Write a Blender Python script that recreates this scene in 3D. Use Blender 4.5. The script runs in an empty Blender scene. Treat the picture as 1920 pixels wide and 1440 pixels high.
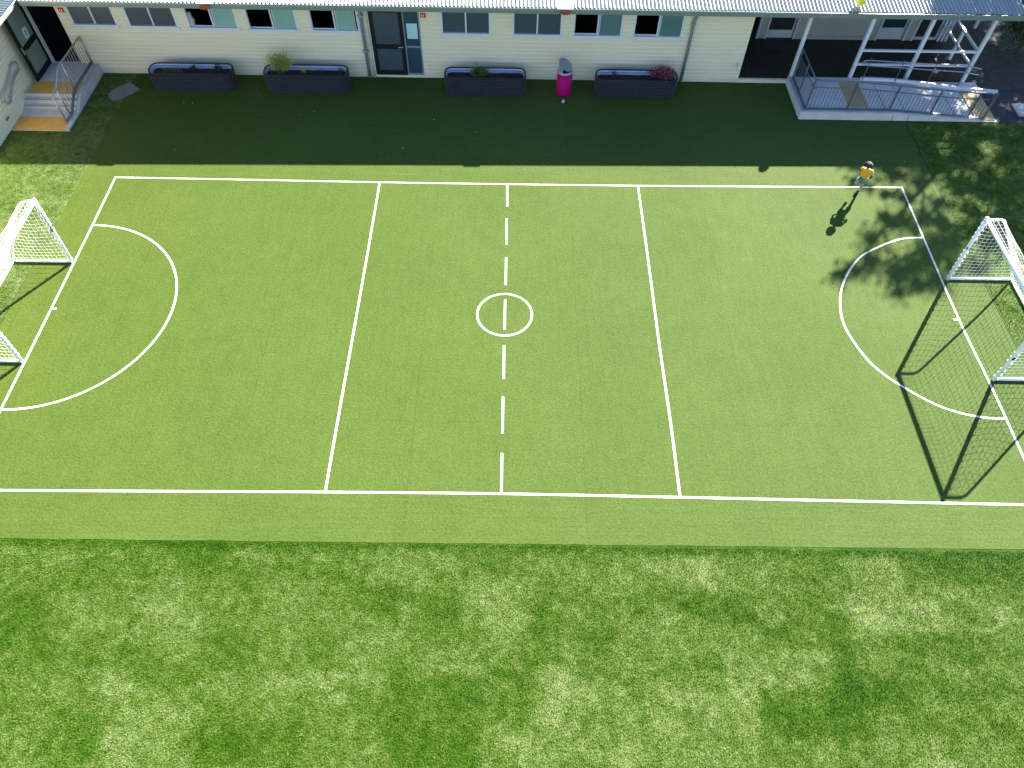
import bpy, math, random
from mathutils import Vector, Matrix
random.seed(7)
R=random.random
def U(a,b): return a+(b-a)*random.random()
sc=bpy.context.scene; COL=sc.collection
PI=math.pi
# ------------------------------------------------------------------ helpers
class MB:
    def __init__(s): s.v=[]; s.f=[]; s.m=[]; s.cur=0
    def quad(s,*p):
        n=len(s.v); s.v+= [tuple(q) for q in p]; s.f.append(tuple(range(n,n+len(p)))); s.m.append(s.cur)
    def box(s,x0,x1,y0,y1,z0,z1):
        n=len(s.v)
        s.v+=[(x0,y0,z0),(x1,y0,z0),(x1,y1,z0),(x0,y1,z0),(x0,y0,z1),(x1,y0,z1),(x1,y1,z1),(x0,y1,z1)]
        for f in ((0,3,2,1),(4,5,6,7),(0,1,5,4),(1,2,6,5),(2,3,7,6),(3,0,4,7)):
            s.f.append(tuple(n+i for i in f)); s.m.append(s.cur)
        return s
    def beam(s,a,b,w,h,up=(0,0,1)):
        a=Vector(a);b=Vector(b);d=(b-a).normalized();upv=Vector(up)
        if abs(d.dot(upv))>.97: upv=Vector((0,1,0))
        r=d.cross(upv).normalized();u=r.cross(d)
        n=len(s.v)
        for p in (a,b):
            for i,j in ((-1,-1),(1,-1),(1,1),(-1,1)): s.v.append(tuple(p+r*(i*w/2)+u*(j*h/2)))
        for f in ((0,1,2,3),(7,6,5,4),(0,4,5,1),(1,5,6,2),(2,6,7,3),(3,7,4,0)):
            s.f.append(tuple(n+i for i in f)); s.m.append(s.cur)
        return s
    def tube(s,pts,r,n=8,closed=False,cap=True):
        pts=[Vector(p) for p in pts];N=len(pts);base=len(s.v)
        rr=r if isinstance(r,(list,tuple)) else [r]*N
        prev=None
        for i,p in enumerate(pts):
            if closed: t=(pts[(i+1)%N]-pts[i-1])
            elif i==0: t=pts[1]-pts[0]
            elif i==N-1: t=pts[-1]-pts[-2]
            else: t=(pts[i+1]-p).normalized()+(p-pts[i-1]).normalized()
            if t.length<1e-9: t=Vector((0,0,1))
            t.normalize()
            if prev is None:
                a=Vector((0,0,1)) if abs(t.z)<.9 else Vector((1,0,0))
                u=t.cross(a).normalized()
            else:
                u=(prev-t*prev.dot(t)).normalized()
            prev=u; w=t.cross(u)
            for k in range(n):
                a=2*PI*k/n; s.v.append(tuple(p+u*(rr[i]*math.cos(a))+w*(rr[i]*math.sin(a))))
        M=N if closed else N-1
        for i in range(M):
            for k in range(n):
                a=base+i*n+k;b=base+i*n+(k+1)%n;c=base+((i+1)%N)*n+(k+1)%n;d=base+((i+1)%N)*n+k
                s.f.append((a,b,c,d)); s.m.append(s.cur)
        if cap and not closed:
            s.f.append(tuple(base+k for k in range(n-1,-1,-1))); s.m.append(s.cur)
            s.f.append(tuple(base+(N-1)*n+k for k in range(n))); s.m.append(s.cur)
        return s
    def lathe(s,prof,n=32,c=(0,0)):
        base=len(s.v)
        for r,z in prof:
            for k in range(n):
                a=2*PI*k/n; s.v.append((c[0]+r*math.cos(a),c[1]+r*math.sin(a),z))
        for i in range(len(prof)-1):
            for k in range(n):
                s.f.append((base+i*n+k,base+i*n+(k+1)%n,base+(i+1)*n+(k+1)%n,base+(i+1)*n+k)); s.m.append(s.cur)
        return s
    def prism(s,poly,z0,z1):
        n=len(poly);b=len(s.v)
        zt=z1 if isinstance(z1,(list,tuple)) else [z1]*n
        s.v+=[(x,y,z0) for x,y in poly]+[(p[0],p[1],zt[i]) for i,p in enumerate(poly)]
        s.f.append(tuple(b+i for i in range(n-1,-1,-1))); s.m.append(s.cur)
        s.f.append(tuple(b+n+i for i in range(n))); s.m.append(s.cur)
        for i in range(n):
            j=(i+1)%n; s.f.append((b+i,b+j,b+n+j,b+n+i)); s.m.append(s.cur)
        return s
def root_of(o):
    while o.parent: o=o.parent
    return o
def obj(name,mb,mats,parent=None,smooth=False,label=None):
    me=bpy.data.meshes.new(name)
    off=Vector(root_of(parent).location) if parent else Vector((0,0,0))
    me.from_pydata([(v[0]-off.x,v[1]-off.y,v[2]-off.z) for v in mb.v],[],mb.f)
    if not isinstance(mats,(list,tuple)): mats=[mats]
    for m in mats: me.materials.append(m)
    if len(mats)>1: me.polygons.foreach_set('material_index',mb.m)
    if smooth: me.polygons.foreach_set('use_smooth',[True]*len(me.polygons))
    me.update()
    o=bpy.data.objects.new(name,me); COL.objects.link(o)
    if parent: o.parent=parent
    if label: o['label']=label
    return o
def tag(o,label,cat,group=None,kind=None):
    if label: o['label']=label
    if cat: o['category']=cat
    if group: o['group']=group
    if kind: o['kind']=kind
    return o
def thing(name,label,cat,loc,group=None):
    o=bpy.data.objects.new(name,None); o.empty_display_size=.2; COL.objects.link(o); o.location=loc
    return tag(o,label,cat,group)
def struct(name,mb,mats,smooth=False):
    o=obj(name,mb,mats,None,smooth); o['kind']='structure'; return o
# ------------------------------------------------------------------ materials
def mat(name,col,rough=.7,metal=0.,var=.12,scale=6.,bump=0.,bscale=60.,spec=.5,stretch=None,col2=None):
    m=bpy.data.materials.new(name); m.use_nodes=True; nt=m.node_tree; N=nt.nodes; L=nt.links
    b=N['Principled BSDF']; b.inputs['Roughness'].default_value=rough; b.inputs['Metallic'].default_value=metal
    b.inputs['Specular IOR Level'].default_value=spec
    tc=N.new('ShaderNodeTexCoord'); mp=N.new('ShaderNodeMapping'); L.new(tc.outputs['Object'],mp.inputs[0])
    if stretch: mp.inputs['Scale'].default_value=stretch
    n=N.new('ShaderNodeTexNoise'); n.inputs['Scale'].default_value=scale; n.inputs['Detail'].default_value=5
    L.new(mp.outputs[0],n.inputs[0])
    r=N.new('ShaderNodeValToRGB'); c=Vector(col)
    c2=Vector(col2) if col2 else c*(1+var); c1=c*(1-var) if not col2 else c
    r.color_ramp.elements[0].color=(*c1,1); r.color_ramp.elements[1].color=(*c2,1)
    r.color_ramp.elements[0].position=.3; r.color_ramp.elements[1].position=.7
    L.new(n.outputs[0],r.inputs[0]); L.new(r.outputs[0],b.inputs['Base Color'])
    if bump:
        n2=N.new('ShaderNodeTexNoise'); n2.inputs['Scale'].default_value=bscale; n2.inputs['Detail'].default_value=3
        L.new(mp.outputs[0],n2.inputs[0]); bp=N.new('ShaderNodeBump'); bp.inputs['Strength'].default_value=bump; bp.inputs['Distance'].default_value=.01
        L.new(n2.outputs[0],bp.inputs['Height']); L.new(bp.outputs[0],b.inputs['Normal'])
    return m
def court_material():
    m=bpy.data.materials.new('short_pile_turf'); m.use_nodes=True; nt=m.node_tree;N=nt.nodes;L=nt.links
    b=N['Principled BSDF'];b.inputs['Roughness'].default_value=.85;b.inputs['Specular IOR Level'].default_value=.06
    tc=N.new('ShaderNodeTexCoord')
    def noise(sc_,st=(1,1,1),det=3,rot=0):
        mp=N.new('ShaderNodeMapping');mp.inputs['Scale'].default_value=st;mp.inputs['Rotation'].default_value=(0,0,rot);L.new(tc.outputs['Object'],mp.inputs[0])
        n=N.new('ShaderNodeTexNoise');n.inputs['Scale'].default_value=sc_;n.inputs['Detail'].default_value=det;L.new(mp.outputs[0],n.inputs[0]);return n.outputs[0]
    def math_(op,a,b_):
        x=N.new('ShaderNodeMath');x.operation=op
        for i,v in enumerate((a,b_)):
            if isinstance(v,(int,float)): x.inputs[i].default_value=v
            else: L.new(v,x.inputs[i])
        return x.outputs[0]
    fine=noise(24,(1,1,1),5); big=noise(.35,(1,1,1),3); mid=noise(2.2,(1,1,1),4)
    wv=noise(9,(1,.12,1),3); wh=noise(22,(.02,1,1),4)
    sep=N.new('ShaderNodeSeparateXYZ');L.new(tc.outputs['Object'],sep.inputs[0])
    lower=math_('LESS_THAN',sep.outputs['Y'],6.62)      # border strips were laid across the rolls of the pitch
    upper=math_('GREATER_THAN',sep.outputs['Y'],16.36)
    edge=math_('ADD',lower,upper)
    mix=N.new('ShaderNodeMix');L.new(edge,mix.inputs[0]);L.new(wv,mix.inputs[2]);L.new(wh,mix.inputs[3])
    v=math_('ADD',math_('MULTIPLY',fine,.78),math_('MULTIPLY',mix.outputs[0],math_('ADD',math_('MULTIPLY',edge,.12),.17)))
    v=math_('SUBTRACT',v,math_('MULTIPLY',edge,.06))
    v=math_('ADD',v,math_('ADD',math_('MULTIPLY',big,.22),math_('MULTIPLY',mid,.16)))
    r=N.new('ShaderNodeValToRGB');L.new(v,r.inputs[0])
    e=r.color_ramp.elements;e[0].position=.47;e[0].color=(.038,.0645,.0110,1);e[1].position=.86;e[1].color=(.068,.103,.0235,1)
    # warm to cool tint end to end: shift in the light painted into the turf
    g=math_('ADD',math_('MULTIPLY',sep.outputs['X'],.04),.5)
    cm=N.new('ShaderNodeMix');cm.data_type='RGBA';cm.blend_type='MULTIPLY';cm.inputs[0].default_value=1
    tr=N.new('ShaderNodeValToRGB');L.new(g,tr.inputs[0]);tr.color_ramp.elements[0].color=(1.02,1,.8,1);tr.color_ramp.elements[1].color=(1.0,.98,1.2,1)
    fr_=math_('FRACT',math_('ADD',math_('MULTIPLY',sep.outputs['X'],.2732),.57),0)
    seam=math_('MULTIPLY',math_('LESS_THAN',fr_,.0045),-.16)
    rid=math_('FLOOR',math_('ADD',math_('MULTIPLY',sep.outputs['X'],.2732),.57),0)
    wn=N.new('ShaderNodeTexWhiteNoise');wn.noise_dimensions='1D';L.new(rid,wn.inputs['W'])
    roll=math_('ADD',math_('MULTIPLY',wn.outputs['Value'],.05),math_('ADD',seam,.975))
    hy=math_('LESS_THAN',math_('ABSOLUTE',math_('SUBTRACT',sep.outputs['Y'],8.42),0),.008)
    roll=math_('SUBTRACT',roll,math_('MULTIPLY',hy,.08))
    sm_=N.new('ShaderNodeVectorMath');sm_.operation='SCALE';L.new(r.outputs[0],sm_.inputs[0]);L.new(roll,sm_.inputs['Scale'])
    L.new(sm_.outputs[0],cm.inputs[6]);L.new(tr.outputs[0],cm.inputs[7]);L.new(cm.outputs[2],b.inputs['Base Color'])
    bp=N.new('ShaderNodeBump');bp.inputs['Strength'].default_value=.5;bp.inputs['Distance'].default_value=.012
    L.new(fine,bp.inputs['Height']);L.new(bp.outputs[0],b.inputs['Normal'])
    return m
def pile_material(blades=False):
    m=bpy.data.materials.new('turf_blades' if blades else 'long_pile_turf'); m.use_nodes=True; nt=m.node_tree;N=nt.nodes;L=nt.links
    b=N['Principled BSDF'];b.inputs['Roughness'].default_value=.8;b.inputs['Specular IOR Level'].default_value=.08
    tc=N.new('ShaderNodeTexCoord');at=N.new('ShaderNodeAttribute');at.attribute_name='pile'
    def noise(sc_,st=(1,1,1),det=3,rot=0.,dist=0.):
        mp=N.new('ShaderNodeMapping');mp.inputs['Scale'].default_value=st;mp.inputs['Rotation'].default_value=(0,0,rot);L.new(tc.outputs['Object'],mp.inputs[0])
        n=N.new('ShaderNodeTexNoise');n.inputs['Scale'].default_value=sc_;n.inputs['Detail'].default_value=det;n.inputs['Distortion'].default_value=dist;L.new(mp.outputs[0],n.inputs[0]);return n.outputs[0]
    def mth(op,a,b_):
        x=N.new('ShaderNodeMath');x.operation=op
        for i,v in enumerate((a,b_)):
            if isinstance(v,(int,float)): x.inputs[i].default_value=v
            else: L.new(v,x.inputs[i])
        return x.outputs[0]
    fine=noise(34,(1,.8,1),4,.5); fine2=noise(70,(1,1,1),2); mid=noise(5.5,(1,1,1),5,.3,.2); big=noise(1.1,(1,1,1),4)
    v=mth('ADD',mth('MULTIPLY',fine,1.15),mth('MULTIPLY',fine2,.8))
    v=mth('ADD',v,mth('MULTIPLY',mid,.95)); v=mth('ADD',v,mth('MULTIPLY',big,.35))
    v=mth('ADD',v,mth('MULTIPLY',at.outputs['Fac'],.20))
    v=mth('SUBTRACT',v,1.125)
    if blades:
        a2=N.new('ShaderNodeAttribute');a2.attribute_name='rnd'
        v=mth('ADD',mth('ADD',mth('MULTIPLY',mid,.50),mth('MULTIPLY',big,.35)),mth('ADD',mth('MULTIPLY',at.outputs['Fac'],.21),mth('MULTIPLY',a2.outputs['Fac'],.40)))
        v=mth('SUBTRACT',v,.02)
    r=N.new('ShaderNodeValToRGB');L.new(v,r.inputs[0]);cr=r.color_ramp
    cr.elements[0].position=.12;cr.elements[0].color=(.009,.030,.0004,1)
    cr.elements[1].position=.95;cr.elements[1].color=(.084,.112,.046,1)
    e=cr.elements.new(.38);e.color=(.019,.047,.0014,1)
    e=cr.elements.new(.62);e.color=(.039,.066,.012,1)
    for e_ in cr.elements: q_=1.95 if blades else 1.15; e_.color=(e_.color[0]*q_*1.20,e_.color[1]*q_*1.19,e_.color[2]*q_*1.02,1)
    L.new(r.outputs[0],b.inputs['Base Color'])
    bp=N.new('ShaderNodeBump');bp.inputs['Strength'].default_value=.6;bp.inputs['Distance'].default_value=.02
    if not blades: L.new(fine,bp.inputs['Height']);L.new(bp.outputs[0],b.inputs['Normal'])
    else:
        t=N.new('ShaderNodeBsdfTranslucent');L.new(r.outputs[0],t.inputs[0]);mx=N.new('ShaderNodeMixShader');mx.inputs[0].default_value=.35
        L.new(b.outputs[0],mx.inputs[1]);L.new(t.outputs[0],mx.inputs[2]);L.new(mx.outputs[0],N['Material Output'].inputs[0])
    return m
M={}
M['court']=court_material(); M['pile']=pile_material()
M['ground']=mat('rough_ground',(.035,.055,.015),.95,var=.3,scale=.6)
M['line']=mat('white_turf_line',(.55,.57,.52),.8,var=.22,scale=22,bump=.3)
M['seam']=mat('turf_seam',(.010,.026,.004),.9)
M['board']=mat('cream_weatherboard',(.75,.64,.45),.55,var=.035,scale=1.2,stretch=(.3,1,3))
M['board2']=mat('grey_cream_boards',(.32,.305,.27),.6,var=.04,scale=2)
M['plinth']=mat('cream_plinth',(.66,.61,.46),.6,var=.07,scale=3)
M['white']=mat('white_paint',(.64,.64,.68),.45,var=.03,scale=4)
M['whiteg']=mat('goal_white',(.80,.81,.84),.35,var=.04,scale=8)
M['net']=mat('net_cord',(.80,.80,.76),.8,var=.04)
M['black']=mat('black_aluminium',(.008,.008,.010),.55,var=.2,spec=.25)
M['slate']=mat('obscure_glass_slate',(.052,.07,.095),.32,var=.06,scale=2,spec=.6)
M['slate2']=mat('obscure_glass_grey_green',(.20,.24,.20),.35,var=.06,scale=2,spec=.6)
M['bluepane']=mat('obscure_glass_blue',(.03,.065,.095),.25,var=.06,scale=2,spec=.6)
M['teal']=mat('obscure_glass_teal',(.24,.40,.36),.3,var=.05,scale=2,spec=.6)
M['teal2']=mat('obscure_glass_dull_teal',(.085,.17,.175),.3,var=.05,scale=2,spec=.6)
M['dark']=mat('dark_interior',(.012,.012,.013),.9,var=.2)
M['decking']=mat('dark_decking',(.022,.016,.012),.8,var=.4,scale=4,stretch=(8,.6,1))
M['roof']=mat('corrugated_steel',(.27,.30,.305),.45,metal=.25,var=.07,scale=1.2,bump=.05,stretch=(3,.4,1))
M['gutter']=mat('grey_green_gutter',(.17,.215,.19),.4,var=.06,scale=3)
M['gutterlip']=mat('pale_gutter_lip',(.24,.27,.26),.35,var=.05,metal=.2)
M['soffit']=mat('soffit_paint',(.5,.5,.45),.7)
M['pipe']=mat('blue_grey_downpipe',(.20,.235,.27),.4,var=.07,scale=4)
M['creampipe']=mat('cream_downpipe',(.55,.54,.41),.5,var=.09,scale=8)
M['galv']=mat('galvanised_rail',(.36,.38,.42),.38,metal=.55,var=.1,scale=10)
M['galvd']=mat('grey_rail_paint',(.12,.14,.18),.4,metal=.3,var=.1,scale=10)
M['conc']=mat('pale_concrete',(.54,.52,.53),.85,var=.09,scale=3,bump=.3,bscale=40)
M['concd']=mat('weathered_concrete',(.42,.41,.42),.9,var=.14,scale=2.2,bump=.3,bscale=40)
M['tactile']=mat('ochre_tactile_mat',(.62,.34,.07),.7,var=.07,scale=6,bump=.4,bscale=90)
M['tactile2']=mat('tan_tactile_mat',(.42,.30,.14),.8,var=.1,scale=6,bump=.4,bscale=90)
M['nosing']=mat('tan_stair_nosing',(.36,.29,.17),.7,var=.08)
M['asphalt']=mat('asphalt',(.022,.024,.033),.9,var=.2,scale=3,bump=.4,bscale=120)
M['litter']=mat('leaf_littered_paving',(.030,.027,.024),.95,var=.4,scale=5,bump=.5,bscale=40)
M['planter']=mat('navy_corrugated_steel',(.036,.036,.043),.5,spec=.3,metal=.15,var=.09,scale=4)
M['planterin']=mat('pale_planter_lining',(.40,.42,.56),.4,metal=.2,var=.07,scale=4)
M['soil']=mat('potting_soil',(.028,.018,.014),.95,var=.5,scale=14,bump=.8,bscale=40)
M['magenta']=mat('magenta_bin_panel',(.40,.001,.12),.6,var=.05,scale=4,spec=.15)
M['steel']=mat('brushed_steel_hood',(.40,.41,.42),.35,metal=.5,var=.08,scale=8)
M['yellow']=mat('yellow_ball_rubber',(.80,.68,.03),.45,var=.04)
M['orange']=mat('orange_rim',(.42,.075,.03),.4,var=.05)
M['red']=mat('red_sign',(.55,.02,.02),.5,var=.1,scale=20)
M['paper']=mat('white_paper',(.70,.72,.78),.7,var=.03)
M['paperc']=mat('pale_cyan_paper',(.42,.62,.66),.7,var=.03)
M['ink']=mat('dark_purple_ink',(.10,.015,.05),.6)
M['inkb']=mat('black_lettering',(.01,.01,.02),.5)
M['mat_']=mat('worn_grey_slab',(.17,.155,.14),.9,var=.16,scale=7,bump=.4)
M['ball']=mat('scuffed_white_leather',(.5,.51,.52),.6,var=.35,scale=30)
M['bark']=mat('bark',(.11,.085,.06),.95,var=.3,scale=8,bump=.9,bscale=20,stretch=(1,1,.3))
M['cloth']=mat('white_cloth',(.45,.45,.47),.9,var=.08)
def leafmat(name,a,b,tr=.25):
    m=mat(name,a,.55,var=.1,scale=2.5,col2=b); nt=m.node_tree; bs=nt.nodes['Principled BSDF']
    t=nt.nodes.new('ShaderNodeBsdfTranslucent'); t.inputs[0].default_value=(*[min(1,v*1.3) for v in b],1)
    mx=nt.nodes.new('ShaderNodeMixShader'); mx.inputs[0].default_value=tr
    nt.links.new(bs.outputs[0],mx.inputs[1]); nt.links.new(t.outputs[0],mx.inputs[2]); nt.links.new(mx.outputs[0],nt.nodes['Material Output'].inputs[0]); return m
M['leaf']=leafmat('tree_leaves',(.04,.075,.018),(.085,.13,.03))
M['lime']=leafmat('lime_bush_leaves',(.22,.30,.04),(.42,.46,.08))
M['green']=leafmat('green_bush_leaves',(.05,.11,.02),(.11,.20,.04))
M['dkgreen']=leafmat('dark_plant_leaves',(.02,.045,.02),(.05,.09,.03))
M['burg']=leafmat('burgundy_leaves',(.09,.012,.03),(.30,.05,.11))
M['burgtip']=leafmat('pale_pink_leaf_tips',(.40,.25,.20),(.5,.33,.25))
# ------------------------------------------------------------------ ground, turf, markings
g=MB(); g.quad((-150,-150,0),(150,-150,0),(150,150,0),(-150,150,0)); struct('ground',g,M['ground'])
def smooth_(t): t=max(0,min(1,t)); return t*t*(3-2*t)
PATCH=[(-0.9,3.94,0.49,4.86,0.8),(-9.92,5.44,10.24,5.92,-0.6),(-2.58,4.71,-1.35,5.47,0.7),(2.55,4.78,3.99,5.44,0.8),(6.5,4.73,7.59,5.49,0.9),(6.44,3.89,7.09,4.69,1.1),(7.1,3.94,8.05,4.7,0.9),(3.81,2.98,5.76,3.64,0.9),(7.6,4.85,9.98,5.47,-0.8),(4.44,2.2,6.3,3.01,-.95),(5.6,2.6,6.7,3.3,-.5),(2.5,4.27,3.81,4.9,-0.6),(5.88,2.92,6.27,4.33,-0.9),(7.14,3.38,9.18,3.93,-0.5),(-5.36,3.23,-4.5,3.84,-0.7),(-6.8,3.3,-5.55,4.46,0.4),(-8.14,4.53,-6.62,5.29,-0.5),(-2.4,4.11,-2.0,4.72,-0.8),(-1.1,4.03,-0.9,4.73,-0.6),(0.57,2.34,1.04,3.31,0.9),(1.3,3.04,2.02,3.98,-0.6),(0.11,2.34,0.48,3.76,-0.6),(1.93,1.71,4.3,2.99,0.7),(-5.12,2.78,-3.07,3.16,0.5),(-5.07,1.63,-3.47,2.46,-0.4),(-8.45,1.59,-6.67,2.42,-0.3),(-6.76,1.61,-5.14,2.96,0.5),(-2.94,2.99,-1.99,3.73,0.6),(-2.07,1.67,-0.43,3.11,-0.7),(-0.42,1.68,2.26,2.2,0.5),(0.96,3.03,2.29,3.65,0.5),(5.84,1.75,8.54,2.27,0.5),(-0.49,3.75,0.1,4.05,0.4),(-4.28,1.96,-3.48,2.29,-0.6),(4.45,3.91,5.84,4.62,-0.5),(-8.51,3.19,-7.17,3.85,-0.4),(-7.9,2.66,-5.77,3.22,0.4),(6.58,2.84,9.13,3.23,-0.6)]
from mathutils import noise as MN
def pile(x,y):
    v=0.
    wx=x+.10*MN.noise(Vector((x*3,y*3,1.)))+.05*MN.noise(Vector((x*9,y*9,4.))); wy=y+.10*MN.noise(Vector((x*3,y*3,7.)))+.05*MN.noise(Vector((x*9,y*9,9.)))
    for x0,y0,x1,y1,a in PATCH:
        if x0-.3<x<x1+.3 and y0-.3<y<y1+.3:
            s=.2
            v+=a*smooth_((wx-x0)/s+.5)*smooth_((x1-wx)/s+.5)*smooth_((wy-y0)/s+.5)*smooth_((y1-wy)/s+.5)
    v+=.5*MN.noise(Vector((x*.6,y*.8,3.)))
    for sx,sy,am,zz in ((.62,.48,.50,11.),(.27,.36,.38,23.),(.09,.9,.16,37.),(1.1,.1,.13,41.)):
        u=wx/sx+.37*math.floor(wy/sy);q=wy/sy;i=math.floor(u);j=math.floor(q)
        c=lambda a,b:MN.noise(Vector((a*1.73+.31,b*1.37+.17,zz)))*1.8
        fu=smooth_((u-i-.5)/.3+.5);fq=smooth_((q-j-.5)/.3+.5)
        v+=am*((c(i,j)*(1-fu)+c(i+1,j)*fu)*(1-fq)+(c(i,j+1)*(1-fu)+c(i+1,j+1)*fu)*fq)
    # faint creases where the rolls were joined
    if y<5.5:
        for cx,cy0,cy1,sl in ((6.55,4.55,5.35,-.08),(-6.9,3.2,4.2,.12),(7.42,4.0,4.2,0.)):
            if cy0<y<cy1 and abs(x-cx-sl*(y-cy0))<.03: v-=1.7*smooth_((y-cy0)/.3)*smooth_((cy1-y)/.3)+.3
    if y>5.30 and y<5.8: v-=.9*(y-5.30)/.3
    if x<-12: v+=.9
    if x>12: v+=.35
    return v
def turf_sheet(name,x0,x1,y0,y1,step,z):
    nx=int(round((x1-x0)/step));ny=int(round((y1-y0)/step));mb=MB();vals=[]
    for j in range(ny+1):
        for i in range(nx+1):
            x=x0+(x1-x0)*i/nx;y=y0+(y1-y0)*j/ny
            mb.v.append((x,y,z));vals.append(pile(x,y))
    for j in range(ny):
        for i in range(nx):
            a=j*(nx+1)+i;mb.f.append((a,a+1,a+nx+2,a+nx+1));mb.m.append(0)
    o=struct(name,mb,M['pile']);at=o.data.attributes.new('pile','FLOAT','POINT');at.data.foreach_set('value',vals);return o
turf_sheet('long_turf_lawn',-16,17,-8,5.72,.08,.004)
turf_sheet('long_turf_surround',-15,-12.15,5.72,21.5,.12,.004)
turf_sheet('long_turf_surround',12.0,24,5.72,19.5,.12,.004)
def blades(x0,x1,y0,y1,n):
    import array
    rs=random.Random(int(x0*10)+n);me=bpy.data.meshes.new('turf_blades');rr=rs.random
    co=array.array('f');pa=array.array('f');rn=array.array('f')
    ph={};
    for k in range(n):
        x=x0+(x1-x0)*rr();y=y0+(y1-y0)*rr();a=rr()*6.2832;h=.014+.019*rr();w=.0045+.004*rr()
        key=(int(x*12),int(y*12));v=ph.get(key)
        if v is None: v=ph[key]=pile((key[0]+.5)/12,(key[1]+.5)/12)
        la=a+1.57+(rr()-.5)*1.2;ln=(.25+.9*rr())*h;c=math.cos(a)*w;s_=math.sin(a)*w
        co.extend((x-c,y-s_,.002,x+c,y+s_,.002,x+math.cos(la)*ln,y+math.sin(la)*ln,h));pa.extend((v,v,v));q=rr();rn.extend((q-.15,q-.15,q+.2))
    me.vertices.add(3*n);me.vertices.foreach_set('co',co)
    me.loops.add(3*n);me.loops.foreach_set('vertex_index',array.array('i',range(3*n)))
    me.polygons.add(n);me.polygons.foreach_set('loop_start',array.array('i',range(0,3*n,3)))
    me.update(calc_edges=True)
    a1=me.attributes.new('pile','FLOAT','POINT');a1.data.foreach_set('value',pa);a2=me.attributes.new('rnd','FLOAT','POINT');a2.data.foreach_set('value',rn)
    me.materials.append(M['blade']);o=bpy.data.objects.new('turf_blades',me);COL.objects.link(o);o['kind']='stuff';return o
M['blade']=pile_material(True)
blades(-12.4,12.8,.3,5.575,400000);blades(-15,-12.17,6,20.4,105000);blades(12.04,17,5.6,19.45,170000)
lt=MB()
for k in range(90):
    x=U(-12,12);y=U(17.4,21.2) if k%3 else U(7,16);r_=U(.008,.022);a=U(0,6.28)
    lt.cur=k%3;lt.quad((x+r_*math.cos(a),y+r_*math.sin(a),.014),(x+r_*.6*math.cos(a+1.6),y+r_*.6*math.sin(a+1.6),.017),(x-r_*math.cos(a),y-r_*math.sin(a),.020),(x+r_*.6*math.cos(a-1.6),y+r_*.6*math.sin(a-1.6),.015))
g=MB();NE=480
for i in range(NE+1):
    x=-12.15+24.15*i/NE;y=5.565+.003*(x+12)+.012*MN.noise(Vector((x*1.3,0,5)))+.008*MN.noise(Vector((x*9,0,2)));g.v+=[(x,y,.008),(x,19.5,.008)]
for i in range(NE): g.f.append((2*i,2*i+2,2*i+3,2*i+1));g.m.append(0)
g.quad((-12.15,19.5,.008),(14.87,19.5,.008),(14.87,21.5,.008),(-12.15,21.5,.008))
struct('pitch_turf',g,M['court'])
o=obj('fallen_leaves',lt,[M['bark'],M['soil'],M['paper']]);o['kind']='stuff'
def ribbon(pts,w,z=.012):
    mb=MB();P=[Vector((p[0],p[1],0)) for p in pts];n=len(P)
    for i,p in enumerate(P):
        t=(P[min(i+1,n-1)]-P[max(i-1,0)]).normalized();nn=Vector((-t.y,t.x,0))*w/2
        mb.v+=[(p.x+nn.x,p.y+nn.y,z),(p.x-nn.x,p.y-nn.y,z)]
    for i in range(n-1): mb.f.append((2*i,2*i+1,2*i+3,2*i+2));mb.m.append(0)
    return mb
def cr(pts,k=8):
    out=[];P=[Vector((*p,0)) for p in pts];n=len(P)
    for i in range(n-1):
        a=P[max(i-1,0)];b=P[i];c=P[i+1];d=P[min(i+2,n-1)]
        for j in range(k):
            t=j/k;q=.5*((2*b)+(c-a)*t+(2*a-5*b+4*c-d)*t*t+(3*b-a-3*c+d)*t**3);out.append((q.x,q.y))
    out.append(pts[-1]);return out
g=ribbon(cr([(12.0,5.6),(12.02,9.),(12.0,13.),(12.02,16),(12.03,19.5)]),.018,.0155);struct('turf_seam',g,M['seam'])
g=ribbon(cr([(-12.15,5.6),(-12.17,10.),(-12.15,14.6)]),.016,.0155);struct('turf_seam',g,M['seam'])
LW=.052
def line(name,pts,z=.012,w=LW): struct(name,ribbon(pts,w,z),M['line'])
line('touch_line',cr([(-11.225,16.363),(-7.69,16.345),(-3.75,16.32),(-.16,16.318),(3.52,16.335),(7.35,16.382),(11.03,16.43)]))
line('touch_line',cr([(-11.2,6.6),(-7.12,6.635),(-3.75,6.668),(-.15,6.685),(3.51,6.66),(7.06,6.628),(11.0,6.596)]))
line('goal_line',cr([(-11.192,16.32),(-11.171,14.5),(-11.158,11.48),(-11.16,9.0),(-11.17,6.64)]),.0132)
line('goal_line',cr([(10.995,16.39),(10.965,14.405),(10.925,11.544),(10.972,9.339),(10.97,6.635)]),.0132)
line('third_line',cr([(-3.751,16.28),(-3.745,13.8),(-3.747,10.8),(-3.753,8.5),(-3.751,6.705)]))
line('third_line',cr([(3.521,16.295),(3.522,13.6),(3.512,10.7),(3.526,8.5),(3.511,6.697)]))
for a,b in (((-.163,16.28),(-.15,15.383)),((-.158,14.913),(-.146,13.912)),((-.151,13.443),(-.147,12.472)),((-.154,11.99),(-.153,11.019)),((-.156,10.548),(-.15,9.575)),((-.155,9.09),(-.153,8.128)),((-.154,7.638),(-.149,6.722))):
    line('halfway_dash',[a,b])
cc=(-.161,11.508);line('centre_circle',[(cc[0]+.665*math.cos(2*PI*i/72),cc[1]+.665*math.sin(2*PI*i/72)) for i in range(73)])
def arc(cx,cy,rx,ry,s): return [(cx+s*rx*math.cos(a),cy+ry*math.sin(a)) for a in [-PI/2+PI*i/60 for i in range(61)]]
line('goal_area_arc',arc(-11.13,11.487,2.90,2.93,1))
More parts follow.
